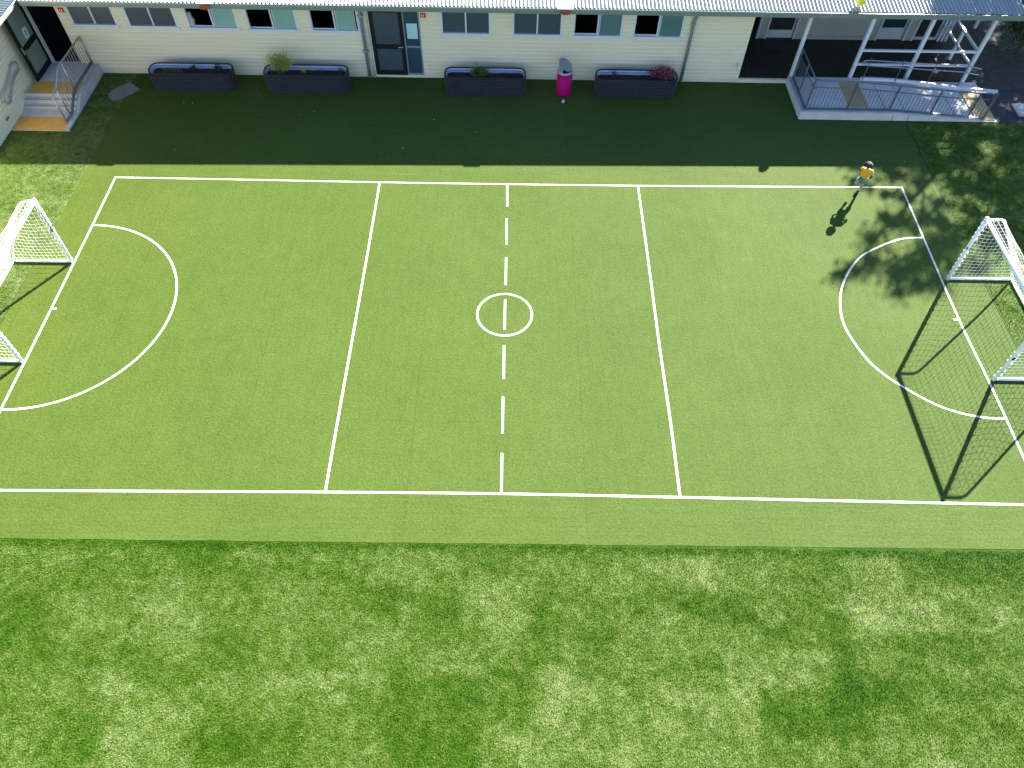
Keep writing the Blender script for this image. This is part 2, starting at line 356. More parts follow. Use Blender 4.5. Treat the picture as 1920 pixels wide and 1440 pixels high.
line('goal_area_arc',cr([(10.93,14.405),(10.35,14.34),(9.65,14.02),(9.034,13.60),(8.48,12.86),(8.16,12.1),(8.065,11.288),(8.29,10.40),(8.60,9.87),(9.05,9.42),(9.50,9.06),(9.93,8.85),(10.46,8.715),(10.94,8.69)]))
line('penalty_tick',[(-11.12,11.485),(-11.03,11.485)],.0105);line('penalty_tick',[(10.79,11.545),(10.89,11.545)],.0105)
# paving right of the ramp
g=MB();g.quad((14.87,19.5,.012),(26,19.5,.012),(26,30,.012),(14.87,30,.012));struct('asphalt_path',g,M['asphalt'])
g=MB();g.prism([(14.6,21.25),(16.4,21.2),(17.2,22.0),(17.3,23.2),(16.0,24.4),(14.6,25.2)],.012,.03);struct('littered_paving',g,M['litter'])
# ------------------------------------------------------------------ walls with openings
def boards(mb,frame,u0,u1,z0,z1,openings,pitch=.13,lap=.034):
    # frame(u,out,z)->xyz ; openings (ua,ub,za,zb)
    us=sorted({u0,u1,*[o[0] for o in openings],*[o[1] for o in openings]})
    z=z0
    while z<z1-1e-6:
        zt=min(z+pitch,z1)
        cuts=sorted({z,zt,*([z+.80*pitch] if z+.80*pitch<zt else []),*[c for o in openings for c in (o[2],o[3]) if z<c<zt]})
        for a,b in zip(cuts,cuts[1:]):
            pf=lambda q:lap*(1-max(0,(q-z)/pitch-.80)/.20)-.004*(q-z)/pitch
            oa=pf(a);ob=pf(b)
            run=None
            for i in range(len(us)-1):
                ua,ub=us[i],us[i+1];um=(ua+ub)/2;zm=(a+b)/2
                solid=not any(o[0]<um<o[1] and o[2]<zm<o[3] for o in openings)
                if solid and run is None: run=ua
                if (not solid or i==len(us)-2) and run is not None:
                    e=ub if solid else ua
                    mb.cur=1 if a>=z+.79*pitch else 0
                    mb.quad(frame(run,oa,a),frame(e,oa,a),frame(e,ob,b),frame(run,ob,b))
                    if a==z: mb.quad(frame(run,0,a),frame(e,0,a),frame(e,oa,a),frame(run,oa,a))
                    run=None
        z=zt
YW=21.5; ZT=2.46
B=thing('school_building','long low cream weatherboard building with corrugated roof beyond the pitch','building',(0,YW,0))
WINS=[(-13.47,-12.07,1.56,'c'),(-11.77,-10.24,1.54,'c'),(-9.96,-8.40,1.52,'o'),(-8.14,-6.59,1.50,'o'),(-6.23,-4.72,1.49,'o'),(-2.27,-.73,1.465,'c'),(-.1,1.44,1.46,'c'),(1.74,3.27,1.455,'p'),(3.57,5.11,1.45,'p')]
ops=[(a,b,z,2.38) for a,b,z,_ in WINS]+[(-14.70,-13.78,.30,2.40),(-4.42,-2.9,.11,2.40)]
w=MB(); fr=lambda u,o,z:(u,YW-o,z)
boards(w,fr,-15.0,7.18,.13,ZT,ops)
w.cur=0
# opening reveals
for a,b,z0,z1 in ops:
    w.quad((a,YW,z0),(a,YW+.12,z0),(a,YW+.12,z1),(a,YW,z1)); w.quad((b,YW+.12,z0),(b,YW,z0),(b,YW,z1),(b,YW+.12,z1))
    w.quad((a,YW,z0),(b,YW,z0),(b,YW+.12,z0),(a,YW+.12,z0))
w.box(7.10,7.18,YW+.002,YW+2.4,.0,ZT-.002)
M['bevel']=mat('board_edge_highlight',(.92,.85,.68),.5,var=.03);obj('wall',w,[M['board'],M['bevel']],B)  # lighter chamfer colour: sky highlight painted onto the board edges
w=MB();w.box(-15.0,-4.425,YW-.012,YW+.1,0,.128);w.box(-2.895,7.18,YW-.012,YW+.1,0,.128);w.box(-4.42,-2.9,YW-.012,YW+.1,0,.105);w.box(7.182,8.82,YW-.02,YW+.06,0,.125)
obj('plinth',w,M['plinth'],B)
# interior shell
w=MB();w.box(-15.2,7.09,YW+.12,26.9,.02,.08);w.box(-15.2,7.09,26.9,27.0,0,2.9);w.box(-15.3,-15.2,YW+.12,27,0,2.9);w.box(-15.2,15,YW+.125,27,2.46,2.48)
w.box(7.09,14.5,26.9,27.0,0,2.6)
obj('dark_room',w,M['dark'],B)
def pane(x0,x1,z0,z1,y,m,parent,name='pane'): return obj(name,MB().box(x0,x1,y,y+.012,z0,z1),m,parent)
for i,(a,b,z,k) in enumerate(WINS):
    f=MB();zt=2.38;y0,y1=YW-.03,YW+.06
    f.box(a,a+.07,y0,y1,z,zt);f.box(b-.07,b,y0,y1,z,zt);f.box(a+.07,b-.07,y0,y1,zt-.06,zt-.002);f.box(a-.015,b+.015,y0-.025,y1-.003,z-.045,z+.05)
    mid=(a+b)/2;f.box(mid-.022,mid+.022,YW-.012,YW+.05,z+.05,zt-.06)
    f.box(a+.07,mid-.022,YW+.035,YW+.055,z+.05,z+.075)
    if k!='c': f.box(mid+.04,mid+.07,YW+.02,YW+.045,z+.05,zt-.06)
    wn=obj('window',f,M['white'],B)
    if k=='c': pane(a+.07,mid-.022,z+.05,zt-.06,YW+.02,M['slate'],wn)
    tm={'c':M['slate'],'o':M['teal'],'p':M['teal2']}[k]
    pane(mid+.022 if k=='c' else mid+.07,b-.07-(.05 if i==4 else 0),z+.05,zt-.06,YW+.012,tm,wn)
# bunched white cloth in the left half of the third window
c=MB()
for k in range(7):
    cx,cz=-9.84+U(-.03,.07),1.62+.05*k;r=.10-.008*k
    c.tube([(cx-.06,YW+.09,cz-.04),(cx,YW+.08,cz),(cx+.05,YW+.1,cz+.05)],[r*.6,r,r*.5],8)
tag(obj('bunched_cloth',c,M['cloth'],None,True),'bunched white cloth on the sill inside the half open third window from the left','cloth')
# doors
def door_leaf(parent,o,du,h,pm,hx):
    # o origin, du unit vector along the leaf, thickness normal
    o=Vector(o);du=Vector(du);n=Vector((-du.y,du.x,0));W=1.0
    def bx(mb,u0,u1,z0,z1,t0,t1):
        n0=len(mb.v)
        for z in (z0,z1):
            for u,t in ((u0,t0),(u1,t0),(u1,t1),(u0,t1)): p=o+du*u+n*t;mb.v.append((p.x,p.y,p.z+z))
        for f in ((0,3,2,1),(4,5,6,7),(0,1,5,4),(1,2,6,5),(2,3,7,6),(3,0,4,7)): mb.f.append(tuple(n0+i for i in f));mb.m.append(0)
    return bx
D=MB()
D.box(-4.42,-4.30,YW-.05,YW+.0,.11,2.40);D.box(-3.53,-3.415,YW-.05,YW,.11,2.40);D.box(-4.30,-3.53,YW-.05,YW,.11,.26);D.box(-4.30,-3.53,YW-.05,YW,.98,1.12);D.box(-4.30,-3.53,YW-.05,YW,2.12,2.40)
dr=obj('door',D,M['black'],B,label='closed black framed door with two grey glass panels in the middle of the wall')
pane(-4.30,-3.53,.26,.98,YW-.028,M['slate'],dr);pane(-4.30,-3.53,1.12,2.12,YW-.028,M['slate'],dr)
h=MB();h.tube([(-3.48,YW-.055,1.06),(-3.48,YW-.1,1.06),(-3.62,YW-.1,1.06)],.014,8);obj('handle',h,M['steel'],dr)
S=MB();S.box(-3.412,-3.37,YW-.035,YW+.02,.11,2.40);S.box(-2.94,-2.895,YW-.035,YW+.02,.11,2.40);S.box(-3.37,-2.94,YW-.035,YW+.02,.11,.17);S.box(-3.37,-2.94,YW-.035,YW+.02,1.02,1.07)
sd=obj('sidelight',S,M['pipe'],B,label='narrow glazed side panel right of the middle door with a pale sheet inside')
pane(-3.37,-2.94,.17,1.02,YW-.01,M['bluepane'],sd);pane(-3.37,-2.94,1.07,2.40,YW-.01,M['bluepane'],sd)
obj('paper_sheet',MB().box(-3.31,-2.985,YW-.016,YW-.0125,1.30,1.78),M['paperc'],sd)
# open door at the stairs
D=MB();X=-14.715;y0,y1=20.38,21.465;zb,zt=.37,2.40
D.box(X-.045,X,y0,y0+.13,zb,zt);D.box(X-.045,X,y1-.12,y1,zb,zt);D.box(X-.045,X,y0+.13,y1-.12,zb,zb+.16);D.box(X-.045,X,y0+.13,y1-.12,1.22,1.38);D.box(X-.045,X,y0+.13,y1-.12,zt-.14,zt)
dr=obj('door',D,M['black'],B,label='black framed glass door standing wide open against the left wing')
obj('pane',MB().box(X-.025,X-.013,y0+.13,y1-.12,zb+.16,1.22),M['slate2'],dr);obj('pane',MB().box(X-.025,X-.013,y0+.13,y1-.12,1.38,zt-.14),M['slate2'],dr)
h=MB();h.tube([(X+.005,y0+.06,1.30),(X+.05,y0+.06,1.30),(X+.05,y0+.18,1.30)],.013,8);h.box(X,X+.012,y0+.03,y0+.08,1.2,1.42);obj('handle',h,M['steel'],dr)
n_=MB();n_.quad((X-.008,y0+.50,1.44),(X-.008,y0+.74,1.43),(X-.008,y0+.75,1.72),(X-.008,y0+.52,1.74));nt_=obj('notice',n_,M['paper'],dr)
n_=MB();n_.quad((X-.004,y0+.60,1.49),(X-.004,y0+.655,1.49),(X-.004,y0+.65,1.60),(X-.004,y0+.61,1.61));n_.quad((X-.004,y0+.585,1.61),(X-.004,y0+.66,1.605),(X-.004,y0+.635,1.66),(X-.004,y0+.61,1.65))
obj('notice_print',n_,M['ink'],dr)
f=MB();f.box(-14.712,-14.69,YW-.03,YW+.1,.3,2.42);f.box(-13.785,-13.74,YW-.03,YW+.1,.3,2.42);f.box(-14.69,-13.785,YW-.028,YW+.1,.27,.305)
obj('door_frame',f,M['white'],B)
for x,z in ((-13.68,1.97),(-2.86,1.98)):
    s=MB();s.box(x,x+.17,YW-.05,YW-.036,z,z+.14);o=obj('red_sign',s,M['red'],B)
    s=MB();s.box(x+.03,x+.06,YW-.053,YW-.051,z+.055,z+.095);s.box(x+.09,x+.12,YW-.053,YW-.051,z+.055,z+.095);s.box(x+.04,x+.11,YW-.053,YW-.051,z+.02,z+.035);obj('sign_symbol',s,M['paper'],o)
# tap near the veranda edge
t=MB();t.tube([(7.03,YW-.01,.62),(7.03,YW-.09,.62),(7.03,YW-.11,.55)],.018,8);t.tube([(6.98,YW-.06,.68),(7.08,YW-.06,.68)],.012,6);t.tube([(7.03,YW-.06,.62),(7.03,YW-.06,.68)],.01,6)
tag(obj('wall_tap',t,M['steel'],None),'small metal tap on the cream wall beside the veranda opening','tap')
# downpipes
d=MB();d.tube([(-4.62,YW-.13,2.46),(-4.63,YW-.11,2.2),(-4.65,YW-.075,2.05),(-4.65,YW-.075,0.02)],.052,12);dp=obj('downpipe',d,M['pipe'],B,True)
for q in (2.0,.9): obj('pipe_bracket',MB().box(-4.73,-4.57,YW-.135,YW-.02,q,q+.055),M['galv'],dp)
d=MB();d.tube([(-4.51,YW-.05,2.42),(-4.505,YW-.05,1.5),(-4.51,YW-.05,.8),(-4.50,YW-.05,.02)],.042,10);obj('downpipe',d,M['creampipe'],B,True,label='cream painted pipe beside the middle door')
d=MB();d.tube([(5.40,YW-.22,2.47),(5.40,YW-.16,2.25),(5.36,YW-.085,2.02),(5.35,YW-.085,0.02)],.05,12);dp=obj('downpipe',d,M['pipe'],B,True,label='blue grey downpipe at the right end of the cream wall')
d=MB();d.box(5.28,5.42,YW-.145,YW-.02,1.92,1.97);obj('pipe_bracket',d,M['galv'],dp)
# roof
def corr(mb,x0,x1,yend,start,zf,pitch=.113,amp=.030,seg=8):
    n=int((x1-x0)/pitch*seg)
    base=len(mb.v)
    for i in range(n+1):
        x=x0+(x1-x0)*i/n;dz=amp*math.cos(2*PI*i/seg);ys=start(x)
        for t in (0,.25,1): 
            y=ys+(yend-ys)*t;mb.v.append((x,y,zf(x,y)+dz))
    for i in range(n):
        for k in range(2):
            a=base+i*3+k;mb.f.append((a,a+3,a+4,a+1));mb.m.append(0)
YE=20.94;ZR=2.565;SL=math.tan(math.radians(7))
r=MB();corr(r,-22,15.0,30.5,lambda x:YE+.05 if x>-14.4 else YE+(-14.4-x),lambda x,y:ZR+(y-YE)*SL)
obj('roof',r,M['roof'],B,True)
gq=MB();gq.box(-14.30,15.0,YE+.012,YE+.10,ZR-.15,ZR-.035)
gt=obj('gutter',gq,M['gutter'],B)
gq=MB();gq.box(-14.30,15.0,YE+.000,YE+.014,ZR-.045,ZR+.006);obj('gutter_lip',gq,M['gutterlip'],gt)
gq=MB();gq.box(-14.3,15.0,YE+.10,YW+.6,ZR-.158,ZR-.14);gq.box(7.2,15.0,YW+.6,27,ZR-.158,ZR-.14);obj('soffit',gq,M['soffit'],B)
# leaf debris in the gutter
gq=MB()
for k in range(60):
    x=random.choice([U(-5,-3.8),U(2,6.3),U(2,6.3),U(-12,9)]);s=U(.015,.04);gq.cur=random.choice([0,1,2]);y=YE+U(-.005,.05);z=ZR-.015+U(0,.015)
    gq.quad((x,y,z),(x+s*2,y+U(-.01,.01),z),(x+s*2,y+s,z+.012),(x,y+s,z+.004))
obj('leaf_debris',gq,[M['bark'],M['mat_'],M['burg']],B)['kind']='stuff'
def skew(o):
    off=root_of(o).location
    for v in o.data.vertices:
        t=(v.co.x+off.x-1)/13
        if t<-1.16: t=-1.16
        v.co.y+=.14*t; v.co.z-=.07*t
for o in list(B.children_recursive):
    if o.name.split('.')[0] in ('roof','gutter','gutter_lip','soffit','leaf_debris'): skew(o)
# ------------------------------------------------------------------ veranda
M['trim']=mat('shaded_white_trim',(.42,.43,.49),.5)  # white trim with the veranda's deep shade put into its colour
def vx(px): return 8.19+(px-1416)*.01825
w=MB();w.box(7.182,14.5,YW+.06,26.9,.10,.148);obj('veranda_floor',w,M['decking'],B)
w=MB();YB=23.9
for a,b in ((vx(1418),vx(1431)),(vx(1486),vx(1637)),(vx(1690),vx(1705))):
    w.box(a,b,YB,YB+.1,.15,2.46)
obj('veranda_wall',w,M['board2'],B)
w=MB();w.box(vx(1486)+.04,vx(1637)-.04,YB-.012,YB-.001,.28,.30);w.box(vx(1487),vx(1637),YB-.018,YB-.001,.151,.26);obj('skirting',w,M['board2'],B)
for px in (1416,1431,1484,1637,1689,1704,1754,1761,1768):
    w=MB();x=vx(px);w.box(x,x+.07,YB-.03,YB+.12,.15,2.46);obj('trim',w,M['trim'],B)
def vdoor(a,b,z0,pm,zs,label):
    w=MB();w.box(a,b,YB+.06,YB+.1,z0,zs);w.box(a,a+.05,YB+.06,YB+.1,zs,2.4);w.box(b-.05,b,YB+.06,YB+.1,zs,2.4);d=obj('door',w,M['concd'],B,label=label);pane(a+.05,b-.05,zs,2.4,YB+.08,pm,d)
vdoor(vx(1434),vx(1483),.15,M['dark'],.42,'dark glazed door near the left end of the veranda')
M['dkteal']=mat('dark_teal_glass',(.008,.028,.028),.3,var=.1);vdoor(vx(1641),vx(1688),.15,M['dkteal'],.55,'dark green tinted door with a pale lower panel on the veranda')
vdoor(vx(1709),vx(1753),.15,M['dark'],.25,'dark door at the right end of the veranda')
obj('doormat',MB().box(8.4,9.4,23.2,23.7,.148,.16),M['asphalt'],B)
for x in (8.86,10.76,12.56,14.42):
    w=MB();w.box(x-.05,x+.05,YW-.02,YW+.08,.13,2.46);obj('veranda_post',w,M['white'],B)
w=MB();w.box(14.38,14.47,22.75,22.84,.13,1.15);obj('veranda_post',w,M['white'],B)
for xa,xb in ((10.812,12.508),(12.612,14.368)):
    w=MB();w.box(xa,xb,YW-.005,YW+.065,1.10,1.16);w.box(xa,xb,YW-.003,YW+.063,.64,.70);obj('veranda_rail',w,M['white'],B)
w=MB();w.box(14.385,14.455,YW+.083,23.86,1.10,1.16);w.box(14.39,14.45,YW+.083,23.86,.64,.70);obj('veranda_rail',w,M['white'],B)
# white post further back under the eave
w=MB();w.box(16.1,16.2,25.0,25.1,0,3.0);tag(obj('white_post',w,M['white'],None),'white post standing alone behind the right end of the veranda','post')
# ------------------------------------------------------------------ left wing
LBd=thing('side_building','cream weatherboard wing running along the left edge','building',(-15,14,0))
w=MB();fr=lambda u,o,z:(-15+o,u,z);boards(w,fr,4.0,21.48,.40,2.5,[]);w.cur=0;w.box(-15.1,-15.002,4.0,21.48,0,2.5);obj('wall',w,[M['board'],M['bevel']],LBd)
w=MB();w.box(-15.0,-14.975,4.0,21.48,0,.395);obj('plinth',w,M['plinth'],LBd)
r=MB()
pit=.118;n=int(26.9/pit*6)
for i in range(n+1):
    y=3.6+(30.5-3.6)*i/n;xe=-14.4 if y<YE else -14.4-(y-YE);dz=.023*math.cos(2*PI*i/6)
    for t in (0,.3,1):
        x=xe+(-24.5-xe)*t;r.v.append((x,y,2.65+(-14.4-x)*SL+dz))
for i in range(n):
    for k in range(2): a=i*3+k;r.f.append((a,a+1,a+4,a+3));r.m.append(0)
obj('roof',r,M['roof'],LBd,True)
r=MB();r.box(-14.50,-14.41,3.6,YE-.02,2.50,2.61);obj('gutter',r,M['gutter'],LBd)
r=MB();r.box(-14.405,-14.395,3.6,YE+.0,2.60,2.63);obj('gutter_lip',r,M['white'],LBd)
r=MB();r.box(-15,-14.5,3.6,21.45,2.50,2.52);r.box(-24,-15.1,4,30,0,.05);r.box(-24,-15.11,4,4.1,0,2.5);obj('soffit',r,M['soffit'],LBd)
v=MB();v.box(-14.975,-14.955,18.48,18.66,.28,.34);obj('wall_vent',v,M['mat_'],LBd)
# handrail loop on the left wall
def sm(pts,k=6):
    out=[];P=[Vector(p) for p in pts];n=len(P)
    for i in range(n):
        a,b,c,d=P[i-1],P[i],P[(i+1)%n],P[(i+2)%n]
        for j in range(k):
            t=j/k;out.append(.5*((2*b)+(c-a)*t+(2*a-5*b+4*c-d)*t*t+(3*b-a-3*c+d)*t**3))
    return out
h=MB();xx=-14.88
loop=[(20.12,1.02),(20.10,1.18),(19.85,1.22),(19.66,1.12),(19.2,.98),(18.88,.92),(18.76,.80),(18.82,.64),(19.0,.60),(19.3,.78),(19.68,.93),(19.98,.95)]
h.tube(sm([(xx,y,z) for y,z in loop]),.028,8,closed=True)
T=thing('wall_handrail','looped metal handrail fixed to the cream left wing beside the stairs','handrail',(-14.98,19.5,0))
obj('rail',h,M['galv'],T,True)
for y,z in ((20.0,1.2),(19.1,.7)): h=MB();h.tube([(-15.0,y,z-.03),(xx,y,z)],.012,6);h.lathe([(0,0)],4) if False else None;obj('bracket',h,M['galv'],T)
# ------------------------------------------------------------------ entrance steps
T=thing('entrance_steps','low concrete steps with ochre tactile mats up to the open door','steps',(-14.2,19.9,0))
s=MB();xl,xr=-14.97,-13.345
s.prism([(xl,19.80),(xr,19.80),(xr,YW-.03),(xl,YW-.03)],0,.34);s.box(xl,xr,19.64,19.80,0,.227);s.box(xl,xr,19.48,19.64,0,.113);s.box(xl,xr,18.42,19.48,0,.018)
obj('treads',s,M['conc'],T)
s=MB();x0,x1=-13.342,-13.235
s.box(x0,x1,19.85,YW-.03,0,.335)
s.quad((x0,19.85,.335),(x1,19.85,.335),(x1,19.3,.06),(x0,19.3,.06));s.quad((x1,19.85,0),(x1,19.85,.335),(x1,19.3,.06),(x1,19.3,0));s.quad((x0,19.85,0),(x0,19.3,0),(x0,19.3,.06),(x0,19.85,.335));s.box(x0,x1,18.42,19.3,0,.06)
obj('side_kerb',s,M['concd'],T)
obj('tactile_mat',MB().box(xl+.08,-13.36,19.84,20.42,.34,.347),M['tactile'],T)
s=MB();s.prism([(-14.95,18.44),(-13.42,18.44),(-13.34,18.62),(-13.62,19.08),(-14.95,19.08)],.018,.026);obj('tactile_mat',s,M['tactile'],T)
for y,z in ((19.80,.34),(19.64,.227),(19.48,.113)): obj('nosing',MB().box(xl+.02,xr,y-.004,y+.045,z+.001,z+.006),M['nosing'],T)
# stair railing
T=thing('stair_railing','grey metal balustrade down the right side of the entrance steps','railing',(-13.42,20,0))
XR=-13.43
h=MB();h.tube([(XR,21.40,1.24),(XR,19.80,1.28),(XR,19.62,1.22),(XR,19.15,.95),(XR,18.95,.93),(XR,18.80,.93)],.026,10);h.tube([(XR,21.40,1.24),(XR,21.42,.36)],.026,10);obj('top_rail',h,M['galv'],T,True)
h=MB();h.tube([(XR+.02,21.40,.42),(XR+.02,19.9,.44),(XR+.02,19.25,.10),(XR+.02,18.85,.09)],.04,8);obj('bottom_rail',h,M['galvd'],T,True)
for y,zt,zb in ((21.40,1.24,.34),(19.95,1.27,.34),(19.12,.95,.02),(18.80,.93,.02)):
    h=MB();h.tube([(XR,y,zb),(XR,y,zt)],.028,8);obj('post',h,M['galv'],T,True)
for k in range(10):
    y=21.26-k*.132
    h=MB();h.tube([(XR,y,.44),(XR,y,1.25)],.012,5);obj('baluster',h,M['galv'],T)
for k in range(5):
    y=19.80-k*.132;t=max(0,min(1,(19.75-y)/.6));h=MB();h.tube([(XR,y,.44-.34*t),(XR,y,1.25-.29*t)],.012,5);obj('baluster',h,M['galv'],T)
# doorstep slab
s=MB();s.prism([(-12.69,20.25),(-12.60,20.08),(-12.50,20.01),(-12.28,20.0),(-11.80,20.58),(-12.23,20.95),(-12.67,20.48)],.009,.035)
tag(obj('loose_slab',s,M['mat_'],None),'worn grey slab lying askew on the turf by the entrance steps','slab')
# ------------------------------------------------------------------ ramp
T=thing('access_ramp','pale concrete ramp in front of the veranda sloping down to the right','ramp',(11.5,20.4,0))
def rz(x): return .24 if x<11.5 else max(.02,.24*(14.9-x)/3.4)
xs=[8.75,11.5,12.5,13.5,14.3,14.87]
s=MB()
for a,b in zip(xs,xs[1:]):
    za,zb=rz(a),rz(b)
    s.quad((a,19.56,za),(b,19.56,zb),(b,21.26,zb),(a,21.26,za));s.quad((a,19.56,0),(b,19.56,0),(b,19.56,zb),(a,19.56,za));s.quad((b,21.26,0),(a,21.26,0),(a,21.26,za),(b,21.26,zb))
s.quad((8.75,21.26,0),(8.75,19.56,0),(8.75,19.56,.24),(8.75,21.26,.24));s.box(8.75,11.05,21.262,YW-.022,0,.238);s.box(11.052,14.87,21.262,YW+.04,0,.10)
obj('slab',s,M['conc'],T)
s=MB()
for a,b in zip(xs[:-1],xs[1:]):
    if b<=14.3: s.beam((a+.003,19.60,rz(a)+.02),(b,19.60,rz(b)+.02),.07,.05)
s.box(8.77,8.85,19.66,YW-.05,.241,.27)
obj('edge_kerb',s,M['concd'],T)
s=MB();P_=[(11.0,21.28,.33),(12.0,21.28,.30),(12.87,21.25,.23),(14.2,21.21,.10),(15.45,21.12,.04)]
for a,b in zip(P_,P_[1:]): s.beam(a,b,.07,.10)
obj('rear_kerb',s,M['white'],T)
s=MB();s.prism([(10.30,19.90),(10.92,19.90),(10.92,21.16),(10.30,21.16)],.24,.247);obj('tactile_mat',s,M['tactile2'],T)
s=MB();s.quad((14.22,19.62,.073),(14.86,19.62,.03),(14.86,21.1,.03),(14.22,21.1,.073));obj('tactile_mat',s,M['tactile2'],T)
for x in (11.4,12.0,13.6):
    obj('expansion_joint',ribbon([(x,19.50 if False else 19.7),(x-.0,21.15)],.012,rz(x)+.006),M['asphalt'],T)
for q in (11.62,12.1): s=MB();s.beam((q,19.555,0.0),(q-.02,19.553,.19),.012,.006);obj('crack',s,M['asphalt'],T)
# ramp railing
T=thing('ramp_railing','dark grey metal balustrade along the front and left end of the ramp','railing',(11.5,19.66,0))
XL=8.87
def zt(x): return 1.25-.33*smooth_((x-9.3)/5.2)+( .0)
def zbm(x): return .31 if x<11.5 else .31-.25*(x-11.5)/3.0
h=MB();h.tube([(XL,21.35,.30),(XL,21.35,1.22),(XL,21.30,1.26),(XL,19.66,1.28),(8.98,19.64,1.28)]+[(x,19.64,zt(x)) for x in (9.4,10.2,11.2,12.2,13.2,14.2)]+[(14.33,19.64,.90),(14.36,19.64,.72)],.024,10);obj('top_rail',h,M['galvd'],T,True)
h=MB();h.tube([(XL+.02,19.66,.98)]+[(x,19.66,zt(x)-.22) for x in (9.0,10.2,11.2,12.2,13.2,14.3)],.017,8);h.tube([(XL,21.3,1.04),(XL,19.66,1.04)],.017,8);obj('middle_rail',h,M['galvd'],T,True)
h=MB();xs2=[8.88,11.5,12.5,13.5,14.42]
for a,b in zip(xs2,xs2[1:]): h.beam((a,19.66,zbm(a)),(b,19.66,zbm(b)),.06,.05)
h.box(XL-.03,XL+.03,19.70,21.35,.30,.34);obj('bottom_rail',h,M['galvd'],T)
for x in (8.88,10.15,11.45,12.75,13.95,14.45):
    h=MB();h.beam((x,19.66,rz(x)),(x,19.66,zt(x)),.045,.045);obj('post',h,M['galvd'],T)
for y in (20.5,21.32):
    h=MB();h.beam((XL,y,.24),(XL,y,1.26),.045,.045);obj('post',h,M['galvd'],T)
x=9.0
while x<14.4:
    if min(abs(x-p) for p in (10.15,11.45,12.75,13.95))>.04:
        h=MB();h.tube([(x,19.66,zbm(x)),(x,19.66,zt(x)-.22)],.007,5,cap=False);obj('baluster',h,M['galvd'],T)
    x+=.108
y=19.8
while y<21.3:
    if abs(y-20.5)>.04:
        h=MB();h.tube([(XL,y,.32),(XL,y,1.04)],.007,5,cap=False);obj('baluster',h,M['galvd'],T)
    y+=.108
# veranda-side handrail loop of the ramp
T=thing('ramp_handrail','slim looped tube handrail on four posts between the ramp and the veranda','handrail',(12.6,21.2,0))
h=MB();pts=[(14.55,21.12,.80)]+[(x,21.25,.97-.045*(x-10.9)) for x in (14.2,13.2,12.2,11.2,10.98)]+[(10.86,21.25,.93),(10.86,21.25,.84),(10.98,21.25,.80)]+[(x,21.25,.80-.055*(x-10.9)) for x in (11.3,12.2,13.2,14.2)]+[(14.55,21.12,.60)]
h.tube(pts,.017,8);obj('rail',h,M['galv'],T,True)
for x in (11.05,12.1,13.15,14.15):
    h=MB();h.tube([(x,21.24,max(.05,.33-.07*(x-11))),(x,21.24,1.05-.05*(x-10.9))],.015,8);obj('post',h,M['galvd'],T,True)
s=MB();s.box(15.66,17.2,19.87,20.48,.012,.06);tag(obj('concrete_pad',s,M['concd'],None),'pale concrete pad on the asphalt at the right edge','concrete pad')
# ------------------------------------------------------------------ planters
def stad(x0,x1,y0,y1,r,n=8):
    o=[]
    for cx,cy,a0 in ((x1-r,y0+r,-PI/2),(x1-r,y1-r,0),(x0+r,y1-r,PI/2),(x0+r,y0+r,PI)):
        for k in range(n+1): a=a0+PI/2*k/n;o.append((cx+r*math.cos(a),cy+r*math.sin(a)))
    return o
def planter(x0,x1,label,idx):
    y0,y1=20.50,21.14;cx,cy=(x0+x1)/2,(y0+y1)/2
    T=thing('garden_bed',label,'planter',(cx,cy,0),'corrugated steel garden beds along the wall')
    base=stad(x0,x1,y0,y1,.24);N=len(base)
    def ring(off,z):
        out=[]
        for i,(x,y) in enumerate(base):
            a=base[(i+1)%N];b=base[i-1];t=Vector((a[0]-b[0],a[1]-b[1]));t.normalize();out.append((x+t.y*off,y-t.x*off,z))
        return out
    mb=MB();K=8*10;Hh=.60
    for k in range(K+1):
        z=Hh*k/K;mb.v+=ring(.030*math.sin(2*PI*k/10)-.030,z+.008)
    for k in range(K):
        for i in range(N): a=k*N+i;b=k*N+(i+1)%N;mb.f.append((a,b,b+N,a+N));mb.m.append(0)
    obj('wall_panel',mb,M['planter'],T,True)
    mb=MB();K2=24
    for k in range(K2+1): mb.v+=ring(.011*math.cos(2*PI*(k+24)/8)-.072,.36+.24*k/K2)
    for k in range(K2):
        for i in range(N): a=k*N+i;b=k*N+(i+1)%N;mb.f.append((a,a+N,b+N,b));mb.m.append(0)
    obj('inner_lining',mb,M['planterin'],T,True)
    mb=MB();mb.tube(ring(-.016,.612),.011,6,closed=True);obj('rim',mb,M['planter'],T,True)
    # soil with lumps
    mb=MB();nx,ny=50,12
    for j in range(ny+1):
        for i in range(nx+1):
            u=i/nx;v=j/ny;x=x0+.08+(x1-x0-.16)*u;y=y0+.08+(y1-y0-.16)*v
            # pull corners inside the rounded outline
            dx=max(0,x0+.24-x,x-(x1-.24));
            if dx>0:
                hh=math.sqrt(max(.0001,.21**2-min(dx,.21)**2));lim=.08+hh;y=cy+(y-cy)*min(1,lim/.29)
            mb.v.append((x,y,.46+.03*MN.noise(Vector((x*5,y*5,idx)))+.012*MN.noise(Vector((x*20,y*20,idx)))))
    for j in range(ny):
        for i in range(nx): a=j*(nx+1)+i;mb.f.append((a,a+1,a+nx+2,a+nx+1));mb.m.append(0)
    obj('soil',mb,M['soil'],T,True)
    mb=MB()
    for x in (x0+.62,x0+1.28,x0+1.95):
        for z in (.2,.42): mb.tube([(x,y0-.002,z),(x,y0-.010,z)],.006,6)
    obj('bolts',mb,M['galv'],T)
planter(-11.36,-8.76,'navy corrugated garden bed nearest the entrance steps with three small dark plants',0)
planter(-7.80,-5.17,'navy corrugated garden bed holding a tall lime green bush at its left end',1)
planter(-2.19,.36,'navy corrugated garden bed right of the middle door with a round green bush',2)
planter(2.51,5.08,'navy corrugated garden bed right of the pink bin with a burgundy bush',3)
